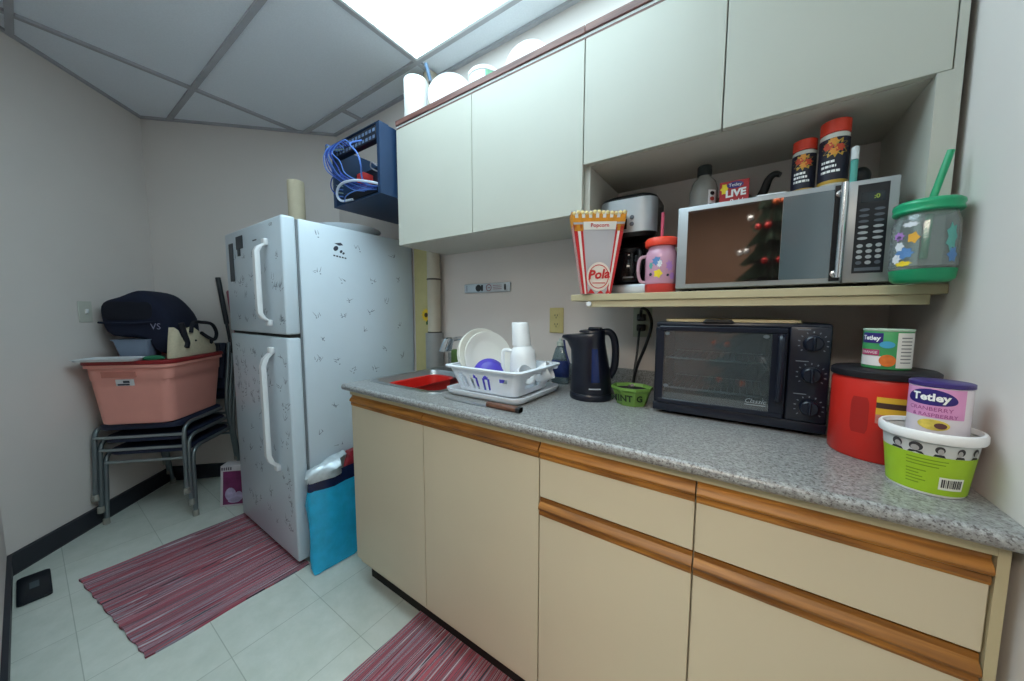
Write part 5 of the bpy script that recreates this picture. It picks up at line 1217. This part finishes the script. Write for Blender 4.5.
# carafe
c3 = (kc - 0.002, -0.155)
mb = MB(); mb.lathe([(0.0, 0), (0.047, 0), (0.056, 0.012), (0.057, 0.05), (0.050, 0.085), (0.044, 0.098), (0.046, 0.106), (0.042, 0.106), (0.040, 0.097), (0.053, 0.05), (0.045, 0.006), (0.0, 0.004)], c3[0], c3[1], SHZ + 0.0386, 32); cf = obj('carafe', mb, M('dark_carafe_glass', (34, 34, 38), 0.06, trans=0.35, vary=0.0), t, 'dark glass carafe', smooth=50)
mb = MB(); mb.lathe([(0.047, 0.0), (0.047, 0.012), (0.030, 0.018), (0.0, 0.020)], c3[0], c3[1], SHZ + 0.145, 28); obj('carafe_lid', mb, black_m, cf)
mb = MB(); o = Vector((c3[0], c3[1], SHZ + 0.0386)); hdir = Vector((0.62, -0.78, 0)).normalized(); mb.tube([o + hdir * 0.046 + Vector((0, 0, 0.102)), o + hdir * 0.075 + Vector((0, 0, 0.104)), o + hdir * 0.085 + Vector((0, 0, 0.085)), o + hdir * 0.078 + Vector((0, 0, 0.045)), o + hdir * 0.056 + Vector((0, 0, 0.022))], 0.0075, 10, 5); obj('carafe_handle', mb, black_m, cf)
mb = MB(); g = cyl(c3[0], c3[1], 0.0573, math.atan2(-0.93, 0.30), SHZ + 0.057); flatpatch(mb, g, -0.022, 0.012, 0, 0.004, 8); obj('carafe_marks', mb, M('print_grey2', (150, 150, 156), 0.5), cf)

# popcorn bucket
red_m = M('popcorn_red', (200, 36, 40), 0.4); ora_m = M('popcorn_orange', (224, 146, 34), 0.45, vary=0.12, scale=60); pwh = M('popcorn_white', (232, 226, 218), 0.4)
pf, pn = Vector((0.86, 0.51, 0)).normalized(), Vector((-0.51, 0.86, 0)).normalized()
pc = Vector((0.976, -0.312, SHZ))                                 # middle of the front's foot
PH = 0.262
def pw(h): return 0.045 + 0.042 * h / PH
def pd(h): return (-0.012 * h / PH, 0.046 + 0.004 * h / PH)
def pfront(x, h, off=0.0): s = pw(h); return pc + pf * x + pn * (pd(h)[0] - off) + Vector((0, 0, h))
t = thing('popcorn_bucket', 'red and white striped popcorn bucket with clear front at the left end of the shelf', 'popcorn bucket', pc)
def pring(h, ins=0.0):
    a, b = pd(h); w = pw(h) - ins
    return [pc + pf * sx * w + pn * (y + sy * ins) + Vector((0, 0, h)) for sx, y, sy in ((-1, a, 1), (1, a, 1), (1, b, -1), (-1, b, -1))]
mb = MB(); mb.loft([pring(0.0), pring(PH), pring(PH, 0.0025), pring(0.003, 0.0025)], True, True); obj('bucket_wall', mb, M('clear_frosted', (228, 222, 226), 0.15, trans=0.4, vary=0.01), t, 'clear frosted wall', smooth=0)
def strips(mb, ptfn, cols, h0, h1, n=5):
    for a, b in cols: mb.grid(lambda u, v: ptfn(a + (b - a) * u, h0 + (h1 - h0) * v), 1, n)
fr_ = lambda s, h: pfront(s * pw(h), h, 0.0006)
def sd_(sgn):
    def g(s, h):
        a, b = pd(h); return pc + pf * sgn * (pw(h) + 0.0006) + pn * (a + (b - a) * s) + Vector((0, 0, h))
    return g
mb = MB(); strips(mb, fr_, ((-1.0, -0.86), (-0.74, -0.64), (0.86, 1.0), (0.68, 0.76)), 0.001, PH * 0.84)
for sg in (-1, 1): strips(mb, sd_(sg), ((0.0, 0.14), (0.28, 0.42), (0.56, 0.70), (0.84, 0.98)), 0.001, PH * 0.84)
obj('red_stripes', mb, red_m, t, 'red stripes', smooth=0)
mb = MB(); fr2 = lambda s, h: pfront(s * pw(h), h, 0.0004); strips(mb, fr2, ((-0.86, -0.74), (0.76, 0.86)), 0.001, PH * 0.84)
for sg in (-1, 1): strips(mb, sd_(sg), ((0.14, 0.28), (0.42, 0.56), (0.70, 0.84)), 0.001, PH * 0.84)
obj('white_stripes', mb, pwh, t, 'white stripes', smooth=0)
mb = MB(); strips(mb, fr_, ((-1.0, 1.0),), PH * 0.865, PH * 0.985)
for sg in (-1, 1): strips(mb, sd_(sg), ((0.0, 1.0),), PH * 0.78, PH * 0.985)
strips(mb, fr_, ((-1.0, -0.62), (0.70, 1.0)), PH * 0.76, PH * 0.84); obj('orange_band', mb, ora_m, t, 'orange popcorn band', smooth=0)
mb = MB(); strips(mb, lambda s, h: pfront(s * pw(h), h, 0.0011), [(-0.9 + 0.26 * k, -0.78 + 0.26 * k) for k in range(7)], PH * 0.915, PH * 0.986, 2); obj('pale_flecks', mb, pwh, t, 'pale flecks on the band', smooth=0)
fr3 = lambda s, h: pfront(s * pw(h), h, 0.0014)
mb = MB(); strips(mb, fr3, ((-0.60, 0.68),), PH * 0.775, PH * 0.87); obj('banner', mb, pwh, t, 'white banner', smooth=0)
mb = MB(); mb.text('Popcorn', 0.017, lambda x, h: pfront(0.003 + x, PH * 0.825 + h, 0.0024), bold=0.0003); obj('banner_lettering', mb, red_m, t, smooth=0)
mb = MB()
rnd = random.Random(21)
for k in range(13):
    s = -0.92 + 1.84 * k / 12
    p = fr_(s, PH * 0.965) + pn * 0.004; mb.sphere(p + Vector((0, 0, rnd.uniform(0, .006))), 0.008, 0.007, 0.0075, 10, 6)
obj('popcorn_edge', mb, M('popcorn_cream', (236, 214, 150), 0.7, vary=0.12, scale=60), t, 'cream popcorn-shaped top edge')
mb = MB(); mb.disc(lambda x, h: pfront(0.004 + x, 0.056 + h, 0.0012), 0.038, 0.046, 32); lg = obj('round_logo', mb, M('logo_cream', (232, 218, 206), 0.45), t, 'cream round emblem', smooth=0)
mb = MB(); mb.lathe([(0.030, 0), (0.0325, 0)], seg=36, cap0=False, cap1=False, fn=lambda p: pfront(0.004 + p.x, 0.056 + p.y * 1.18, 0.0016)); obj('logo_ring', mb, red_m, lg, smooth=0)
mb = MB(); mb.text('Pola', 0.040, lambda x, h: pfront(0.004 + x, 0.062 + h + x * 0.08, 0.0024), bold=0.0014, shear=0.15); flatpatch(mb, lambda x, h: pfront(x, h, 0.002), -0.016, 0.026, 0.034, 0.037); obj('logo_lettering', mb, red_m, lg, smooth=0)
mb = MB()
for a, b, c_ in (((-0.030, 0.002), (-0.006, 0.002), (-0.020, 0.018)), ((0.0, 0.002), (0.022, 0.002), (0.012, 0.012)), ((0.026, 0.002), (0.040, 0.002), (0.036, 0.020))): mb.f([mb.v(pfront(x, h, 0.0014)) for x, h in (a, b, c_)])
obj('red_flecks', mb, red_m, lg, smooth=0)

# pink mug with straw
mx_, my_, mr = 1.1585, -0.262, 0.0445
t = thing('pink_tumbler', 'pink lidded drinking jar with red lid and straw on the shelf left of the microwave', 'drinking jar', (mx_, my_, SHZ))
mb = MB(); mb.lathe([(0.0, 0.026), (mr - 0.002, 0.026), (mr, 0.030), (mr, 0.105), (mr - 0.003, 0.122), (mr - 0.007, 0.128), (mr - 0.007, 0.138), (mr - 0.010, 0.138), (mr - 0.010, 0.127), (mr - 0.003, 0.104), (mr - 0.003, 0.031), (0.0, 0.029)], mx_, my_, SHZ, 36); obj('jar_body', mb, M('pink_clear', (240, 186, 214), 0.15, trans=0.35, vary=0.02), t, 'clear pink body', smooth=50)
rosy = M('tumbler_red', (226, 74, 70), 0.35, trans=0.25); 
mb = MB(); mb.lathe([(0.0, 0), (mr - 0.004, 0), (mr - 0.001, 0.004), (mr, 0.0255), (0.0, 0.0255)], mx_, my_, SHZ, 36); obj('jar_foot', mb, rosy, t, 'red foot', smooth=50)
mb = MB(); mb.lathe([(mr - 0.006, 0.1385), (mr + 0.001, 0.139), (mr + 0.002, 0.142), (mr + 0.002, 0.158), (mr - 0.003, 0.163), (0.0, 0.165)], mx_, my_, SHZ, 36); obj('lid', mb, M('lid_orange_red', (232, 70, 48), 0.35), t, 'orange-red lid', smooth=50)
mb = MB(); mb.tube([(mx_ - 0.002, my_ + 0.004, SHZ + 0.05), (mx_ + 0.0, my_ + 0.004, SHZ + 0.242)], 0.0045, 10); obj('straw', mb, M('straw_pink', (222, 92, 122), 0.4, trans=0.2), t, 'pink straw')
hd = Vector((-0.93, -0.36, 0)).normalized(); o = Vector((mx_, my_, SHZ)); mb = MB(); mb.tube([o + hd * (mr - 0.003) + Vector((0, 0, 0.112)), o + hd * (mr + 0.016) + Vector((0, 0, 0.105)), o + hd * (mr + 0.021) + Vector((0, 0, 0.07)), o + hd * (mr + 0.014) + Vector((0, 0, 0.038)), o + hd * (mr - 0.003) + Vector((0, 0, 0.032))], 0.005, 9, 5); obj('handle', mb, M('pink_handle', (236, 196, 212), 0.2, trans=0.4), t)
ma = math.atan2(-1.3765 - my_, 1.3685 - mx_); g = cyl(mx_, my_, mr + 0.0006, ma, SHZ)
def blob(parent, nm, mat, g, x, z, r, rz, n=7, seed=0):
    rn = random.Random(seed); mb = MB(); c = mb.v(g(x, z)); R = []
    for i in range(n * 2):
        a = PI * i / n; k = 1.0 if i % 2 == 0 else rn.uniform(0.55, 0.8); R.append(mb.v(g(x + r * k * math.cos(a), z + rz * k * math.sin(a))))
    for i in range(len(R)): mb.f([c, R[i], R[(i + 1) % len(R)]])
    return obj(nm, mb, mat, parent, smooth=0)
cols = {'y': M('print_yellow', (232, 206, 46), 0.5), 'p': M('print_violet', (176, 128, 198), 0.5), 'b': M('print_blue', (92, 136, 190), 0.5), 'g': M('print_teal', (96, 168, 160), 0.5), 'k': M('print_dark', (52, 52, 72), 0.5), 'o': M('print_orange', (226, 170, 62), 0.5), 'w': M('print_pale', (222, 226, 232), 0.5)}
for k, (c, x, z, r, rz, n) in enumerate((('y', -0.008, 0.055, 0.014, 0.014, 5), ('b', -0.012, 0.092, 0.016, 0.014, 7), ('w', -0.004, 0.084, 0.008, 0.012, 8), ('k', -0.030, 0.054, 0.007, 0.006, 6), ('p', 0.024, 0.078, 0.012, 0.018, 7), ('p', 0.034, 0.048, 0.010, 0.012, 6), ('k', 0.020, 0.050, 0.005, 0.005, 5), ('g', -0.030, 0.080, 0.008, 0.012, 6))):
    blob(t, 'printed_picture', cols[c], g, x, z, r, rz, n, k)

# microwave
MX0, MX1, MY0, MY1, MZ0, MZ1 = 1.206, 1.638, -0.296, -0.020, SHZ + 0.008, 1.508
t = thing('microwave', 'silver microwave oven with dark mirrored door in the nook', 'microwave', ((MX0 + MX1) / 2, -0.15, SHZ))
silver = M('microwave_silver', (168, 172, 176), 0.38, metal=0.55, vary=0.02)
mb = MB(); mb.box(MX0, MX1, MY0 + 0.022, MY1, MZ0, MZ1, 0.004, 2); obj('casing', mb, silver, t)
for x in (MX0 + 0.04, MX1 - 0.04):
    for y in (MY0 + 0.05, MY1 - 0.04): mb = MB(); mb.lathe([(0.012, 0), (0.013, 0.0079)], x, y, SHZ, 14); obj('foot', mb, black_m, t)
DRX = 1.556
mb = MB(); mb.box(MX0, DRX, MY0, MY0 + 0.0215, MZ0 + 0.001, MZ1 - 0.001, 0.003, 2); dr = obj('door', mb, silver, t)
mirror = M('dark_mirror_glass', (30, 24, 24), 0.04, spec=1.0, ior=2.4, vary=0.0)
bluegl = M('grey_blue_glass', (84, 100, 108), 0.12, spec=0.8, ior=1.8, vary=0.0)
mb = MB(); mb.box(1.232, 1.441, MY0 - 0.0012, MY0 - 0.0001, MZ0 + 0.014, MZ1 - 0.014); obj('window', mb, mirror, dr, 'dark mirrored window', smooth=0)
mb = MB(); mb.box(1.4415, 1.534, MY0 - 0.0012, MY0 - 0.0001, MZ0 + 0.014, MZ1 - 0.014); obj('glass_panel', mb, bluegl, dr, 'grey blue glass panel', smooth=0)
mb = MB(); mb.tube([(1.546, MY0 - 0.026, MZ0 + 0.012), (1.546, MY0 - 0.028, (MZ0 + MZ1) / 2), (1.546, MY0 - 0.026, MZ1 - 0.008)], 0.0065, 10, 6)
hb = obj('handle', mb, M('handle_bright', (206, 210, 214), 0.22, metal=0.9), dr)
mb = MB()
mb.box(1.534, 1.552, MY0 - 0.003, MY0 - 0.0001, MZ0 + 0.006, MZ1 - 0.006)
obj('handle_backing', mb, black_m, dr, smooth=0)
for z in (MZ0 + 0.022, MZ1 - 0.026):
    mb = MB(); mb.lathe([(0.008, 0), (0.008, 0.003), (0.0045, 0.004), (0.0045, 0.026)], seg=16, fn=lambda p: Vector((1.543 + p.x, MY0 - 0.0032 - p.z, z + p.y))); obj('handle_mount', mb, M('handle_bright2', (200, 204, 208), 0.25, metal=0.9), dr)
mb = MB(); mb.box(DRX + 0.001, MX1, MY0 + 0.001, MY0 + 0.0215, MZ0 + 0.001, MZ1 - 0.001, 0.003, 2); cp_ = obj('control_panel', mb, silver, t)
mb = MB(); mb.box(1.572, 1.622, MY0 - 0.0006, MY0 + 0.0009, MZ0 + 0.022, MZ1 - 0.012, 0.0004, 1); kp = obj('keypad', mb, M('keypad_black', (20, 24, 32), 0.3), cp_, 'black keypad', smooth=0)
fk = front(0, MY0 - 0.0011, 0)
mb = MB(); flatpatch(mb, fk, 1.578, 1.616, MZ1 - 0.052, MZ1 - 0.030); obj('display', mb, M('display_glass', (38, 46, 52), 0.15), kp, smooth=0)
mb = MB(); mb.text(':0', 0.013, lambda x, h: Vector((1.603 + x, MY0 - 0.0016, MZ1 - 0.041 + h)), bold=0.0003); obj('display_digit', mb, M('led_green', (140, 160, 60), 0.4, emit=0.15), kp, 'green display digits', smooth=0)
kpm = M('key_grey', (176, 182, 188), 0.45); kpd = M('key_dim', (86, 94, 106), 0.45)
for r in range(6):
    for c in range(2):
        mb = MB(); mb.disc(lambda x, h: fk(1.585 + c * 0.024 + x, 1.440 - r * 0.0125 + h), 0.0085, 0.0032, 12); obj('key', mb, kpd if r < 3 else kpm, kp, smooth=0)
for r in range(4):
    for c in range(3):
        mb = MB(); mb.disc(lambda x, h: fk(1.582 + c * 0.0150 + x, 1.361 - r * 0.0125 + h), 0.0052, 0.0042, 12); obj('key', mb, kpm if (r < 3 or c == 1) else kpd, kp, smooth=0)
mb = MB(); flatpatch(mb, fk, 1.576, 1.617, MZ0 + 0.027, MZ0 + 0.034); obj('key', mb, kpd, kp, smooth=0)

# on top of the microwave
MT = MZ1 + 0.0005
def spice(cx, cy, r, h, lab, s):
    t = thing('spice_jar', lab, 'jar', (cx, cy, MT), group='red-lidded spice jars on the microwave')
    an = math.atan2(-1.3765 - cy, 1.3685 - cx)
    mb = MB(); mb.lathe([(0.0, 0), (r - 0.002, 0), (r, 0.003), (r, h * 0.78), (r - 0.003, h * 0.80), (0.0, h * 0.80)], cx, cy, MT, 36); obj('jar_body', mb, M('jar_white', (216, 214, 206), 0.4), t, smooth=50)
    mb = MB(); mb.lathe([(r - 0.002, h * 0.8 + 0.0005), (r + 0.0005, h * 0.81), (r + 0.0005, h * 0.985), (r - 0.003, h), (0.0, h)], cx, cy, MT, 36); obj('lid', mb, M('jar_lid_red', (222, 66, 44), 0.4), t, 'orange-red lid', smooth=50)
    patch(t, 'label_panel', M('jar_label_navy', (26, 26, 44), 0.45), cx, cy, r, an, MT, -r * 1.55, r * 1.55, h * 0.10, h * 0.72, 'dark navy label', n=24)
    patch(t, 'label_stripe', M('jar_gold', (186, 148, 54), 0.45), cx, cy, r, an, MT, -r * 1.55, r * 1.55, h * 0.05, h * 0.0995, 'gold stripe', n=24)
    g = cyl(cx, cy, r + 0.0011, an, MT)
    blob(t, 'label_picture', M('jar_gold', (186, 148, 54)), g, -0.002 * s, h * 0.57, r * 1.0, h * 0.15, 12, 3)
    g2 = cyl(cx, cy, r + 0.0015, an, MT)
    for k, (c, x, z) in enumerate((('jr', -0.4, 0.60), ('jr', 0.35, 0.56), ('jy', 0.0, 0.52), ('jy', -0.1, 0.66))): blob(t, 'label_picture', M('jar_print_red', (196, 70, 40), 0.5) if c == 'jr' else M('jar_print_orange', (222, 150, 58), 0.5), g2, x * r, z * h, r * 0.42, h * 0.065, 6, k + 5)
    mb = MB()
    for k, (z, w) in enumerate(((0.36, 0.9), (0.29, 1.1), (0.215, 1.3))):
        x = -r * 0.85
        while x < -r * 0.85 + w * r:
            q = r * (0.08 + 0.09 * ((k * 7 + int(x * 9000)) % 3)); mb.grid(lambda u, v: g(x + q * u, h * z + 0.0055 * v - 0.0006), 1, 1); x += q + r * 0.05
    obj('label_lettering', mb, wtxt, t, 'pale lettering', smooth=0)
spice(1.482, -0.225, 0.0235, 0.135, 'shorter red-lidded spice jar with dark label, left one on the microwave', 1)
spice(1.534, -0.248, 0.027, 0.155, 'taller red-lidded spice jar with dark label, right one on the microwave', -1)
t = thing('marker_pen', 'small white and teal tube standing right of the red-lidded jars', 'tube', (1.566, -0.276, MT))
mb = MB(); mb.lathe([(0.0, 0), (0.006, 0), (0.0065, 0.002), (0.0065, 0.050), (0.0, 0.051)], 1.566, -0.276, MT, 16); obj('tube_body', mb, M('teal_tube', (90, 170, 160), 0.4), t)
mb = MB(); mb.lathe([(0.0068, 0), (0.0068, 0.026), (0.004, 0.029), (0.0, 0.029)], 1.566, -0.276, MT + 0.0515, 16); obj('cap', mb, M('white_cap', (222, 226, 228), 0.4), t, 'white cap')
mb = MB(); mb.sphere((1.590, -0.215, MT + 0.0255), 0.018, 0.018, 0.025, 18, 12); tag(obj('black_knob', mb, black_m), 'black rounded knob-shaped thing right of the red-lidded jars on the microwave', 'knob', loc=(1.590, -0.215, MT))
# glass bottle
t = thing('glass_bottle', 'clear squat bottle with black cap at the left end of the microwave top', 'bottle', (1.255, -0.165, MT))
mb = MB(); mb.lathe([(0.0, 0), (0.036, 0), (0.039, 0.004), (0.039, 0.072), (0.032, 0.098), (0.020, 0.112), (0.017, 0.118), (0.0, 0.118)], 1.255, -0.165, MT, 32); obj('bottle_body', mb, M('clear_bottle', (196, 196, 192), 0.12, trans=0.6, vary=0.02), t, smooth=60)
mb = MB(); mb.lathe([(0.0395, 0.001), (0.0398, 0.002), (0.0398, 0.016), (0.0395, 0.017)], 1.255, -0.165, MT, 32, cap0=False, cap1=False); obj('base_band', mb, M('navy_band', (40, 44, 70), 0.5), t)
mb = MB(); mb.lathe([(0.019, 0), (0.020, 0.001), (0.020, 0.026), (0.018, 0.029), (0.0, 0.029)], 1.255, -0.165, MT + 0.1185, 24); obj('cap', mb, M('cap_dark', (40, 46, 46), 0.5), t, 'black cap')
ba2 = math.atan2(-1.21, 0.12)
patch(t, 'label', wtxt, 1.255, -0.165, 0.039, ba2, MT, 0.012, 0.036, 0.018, 0.066, 'white label')
g = cyl(1.255, -0.165, 0.0402, ba2, MT); mb = MB(); mb.disc(lambda x, h: g(0.024 + x, 0.056 + h), 0.007, 0.006, 12); obj('label_mark', mb, black_m, t, smooth=0)
mb = MB(); flatpatch(mb, g, 0.016, 0.032, 0.024, 0.027, 4); obj('label_line', mb, black_m, t, smooth=0)
mb = MB(); mb.disc(lambda x, h: g(0.024 + x, 0.040 + h), 0.007, 0.006, 12); obj('label_mark', mb, M('mark_red', (180, 70, 60), 0.5), t, smooth=0)
# tea box
t = thing('tea_box', 'red tea box on the microwave between bottle and black teapot', 'box', (1.335, -0.20, MT))
mb = MB(); mb.box(1.300, 1.370, -0.222, -0.165, MT, MT + 0.072, 0.001, 1); obj('carton', mb, M('tea_red', (166, 30, 40), 0.45), t)
fb = lambda x, h: Vector((1.335 + x, -0.2226, MT + h))
fb2 = lambda x, h: Vector((1.335 + x, -0.2231, MT + h))
mb = MB(); mb.disc(lambda x, h: fb(0.002 + x, 0.060 + h), 0.020, 0.009, 22); obj('brand_panel', mb, purple_m, t, smooth=0)
mb = MB(); mb.text('Tetley', 0.012, lambda x, h: fb2(0.002 + x, 0.060 + h)); obj('brand_lettering', mb, wtxt, t, smooth=0)
mb = MB(); mb.text('LIVE', 0.026, lambda x, h: fb2(0.004 + x, 0.037 + h + x * 0.05), bold=0.0012); mb.text('Bold', 0.017, lambda x, h: fb2(0.004 + x, 0.015 + h), shear=0.3); obj('title_lettering', mb, wtxt, t, 'white lettering', smooth=0)
blob(t, 'yellow_flash', cols['y'], fb, -0.024, 0.052, 0.010, 0.016, 6, 2)
# black teapot
t = thing('teapot', 'black teapot with curved spout behind the red tea box on the microwave', 'teapot', (1.340, -0.09, MT))
mb = MB(); mb.lathe([(0.0, 0), (0.040, 0), (0.056, 0.014), (0.060, 0.036), (0.050, 0.060), (0.032, 0.072), (0.0, 0.074)], 1.328, -0.085, MT, 32); obj('pot_body', mb, black_m, t, smooth=60)
mb = MB(); mb.lathe([(0.030, 0.0725), (0.024, 0.080), (0.006, 0.084), (0.010, 0.092), (0.009, 0.100), (0.0, 0.102)], 1.328, -0.085, MT, 24); obj('lid', mb, black_m, t)
mb = MB(); mb.tube([(1.365, -0.105, MT + 0.022), (1.390, -0.118, MT + 0.028), (1.405, -0.126, MT + 0.055), (1.415, -0.132, MT + 0.085), (1.428, -0.138, MT + 0.096), (1.441, -0.142, MT + 0.090)], 0.015, 12, 6, r1=0.007); obj('spout', mb, black_m, t)
mb = MB(); mb.tube([(1.290, -0.065, MT + 0.06), (1.265, -0.050, MT + 0.062), (1.254, -0.045, MT + 0.040), (1.276, -0.058, MT + 0.015)], 0.006, 8, 5); obj('handle', mb, black_m, t)
mb = MB(); mb.box(1.385, 1.446, -0.284, -0.200, MT, MT + 0.004, 0.001, 1); tag(obj('paper_pad', mb, whitep_m), 'thin white paper pad on the front edge of the microwave top', 'paper', loc=(1.415, -0.24, MT))

# green jar with straw
gx_, gy_, gr = 1.6590, -0.364, 0.0445
t = thing('green_drinking_jar', 'clear drinking jar with green lid, foot and straw at the right end of the shelf', 'drinking jar', (gx_, gy_ + 0.02, SHZ))
grn = M('jar_green', (40, 188, 132), 0.3, trans=0.45, vary=0.02)
mb = MB(); mb.lathe([(0.0, 0), (gr - 0.008, 0), (gr - 0.002, 0.006), (gr, 0.024), (0.0, 0.024)], gx_, gy_, SHZ, 40); obj('jar_foot', mb, grn, t, 'green foot', smooth=50)
mb = MB(); mb.lathe([(0.0, 0.0245), (gr - 0.001, 0.0245), (gr, 0.028), (gr, 0.112), (gr - 0.004, 0.124), (gr - 0.006, 0.132), (gr - 0.009, 0.132), (gr - 0.007, 0.123), (gr - 0.003, 0.111), (gr - 0.003, 0.030), (0.0, 0.028)], gx_, gy_, SHZ, 40); obj('jar_body', mb, M('clear_cool_plastic', (236, 246, 246), 0.1, trans=0.9, vary=0.01), t, 'clear body', smooth=50)
mb = MB(); mb.lathe([(gr - 0.005, 0.1325), (gr + 0.000, 0.133), (gr + 0.002, 0.136), (gr + 0.000, 0.142), (gr + 0.002, 0.147), (gr + 0.001, 0.152), (gr - 0.004, 0.156), (0.0, 0.157)], gx_, gy_, SHZ, 40); obj('lid', mb, M('lid_green', (36, 172, 120), 0.3, trans=0.2), t, 'green screw lid', smooth=50)
mb = MB(); mb.tube([(gx_ + 0.002, gy_ + 0.004, SHZ + 0.05), (gx_ + 0.006, gy_ + 0.006, SHZ + 0.157), (gx_ + 0.026, gy_ + 0.012, SHZ + 0.250)], 0.0055, 10); obj('straw', mb, grn, t, 'green straw')
ga_ = math.atan2(-1.3765 - gy_, 1.3685 - gx_); g = cyl(gx_, gy_, gr + 0.0006, ga_, SHZ)
for k, (c, x, z, r, rz, n) in enumerate((('w', -0.020, 0.110, 0.013, 0.006, 8), ('p', -0.036, 0.090, 0.011, 0.010, 7), ('k', -0.036, 0.088, 0.005, 0.004, 6), ('o', -0.014, 0.084, 0.009, 0.012, 5), ('w', -0.034, 0.070, 0.009, 0.010, 6), ('b', -0.026, 0.056, 0.016, 0.012, 8), ('w', -0.038, 0.046, 0.010, 0.010, 7), ('y', -0.026, 0.036, 0.014, 0.006, 8), ('g', 0.036, 0.080, 0.010, 0.028, 7), ('b', 0.040, 0.048, 0.010, 0.016, 6))):
    blob(t, 'printed_picture', cols[c], g, x, z, r, rz, n, 30 + k)

# ------------------------------------------------------------------ decorated tree in the hall, seen mirrored in the microwave door
tx, ty = 1.53, -2.45
t = thing('christmas_tree', 'dark artificial tree with baubles in the hall, reflected in the microwave door', 'tree', (tx, ty, 0))
mb = MB(); mb.lathe([(0.16, 0.0), (0.16, 0.02), (0.03, 0.05), (0.022, 0.06), (0.014, 2.1)], tx, ty, 0.001, 16); obj('trunk', mb, M('trunk_brown', (70, 54, 40), 0.8), t)
needle = M('needle_green', (26, 54, 38), 0.85, vary=0.3, scale=40)
rnd = random.Random(17); mb = MB()
for k in range(13):
    z = 0.40 + k * 0.135; R_ = 0.46 * (1 - k / 14.5) + 0.02
    n = 26
    top = Vector((tx, ty, z + 0.20))
    ring = []
    for i in range(n * 2):
        a = PI * i / n + k * 0.4
        rr = R_ * (rnd.uniform(0.9, 1.08) if i % 2 == 0 else rnd.uniform(0.55, 0.7)); ring.append(Vector((tx + rr * math.cos(a), ty + rr * math.sin(a), z - 0.03 * (i % 2 == 0) + rnd.uniform(-.02, .02))))
    inner = [Vector((tx + (p.x - tx) * 0.2, ty + (p.y - ty) * 0.2, z + 0.03)) for p in ring]
    mb.loft([inner, ring, [top + (p - top) * 0.12 for p in ring]])
obj('foliage', mb, needle, t, smooth=0)
bc_ = (M('bauble_red', (190, 40, 44), 0.2, metal=0.5), M('bauble_silver', (210, 214, 220), 0.15, metal=0.8), M('bauble_orange', (224, 110, 60), 0.25, metal=0.4))
for k in range(36):
    kk = k % 18; z = 0.55 + kk * 0.086; R_ = 0.46 * (1 - (z - 0.40) / 0.135 / 14.5) + 0.045
    a = PI * (0.08 + 0.84 * ((k * 0.381) % 1.0))
    p = Vector((tx + R_ * math.cos(a), ty + R_ * math.sin(a), z))
    cname = ('red', 'silver', 'orange')[k % 3]
    mb = MB(); mb.sphere(p, 0.021, 0.021, 0.021, 14, 9); b_ = obj('bauble', mb, bc_[k % 3]); tag(b_, 'shiny %s bauble hanging on the dark tree in the hall' % cname, 'bauble', cname + ' baubles on the tree', loc=p)
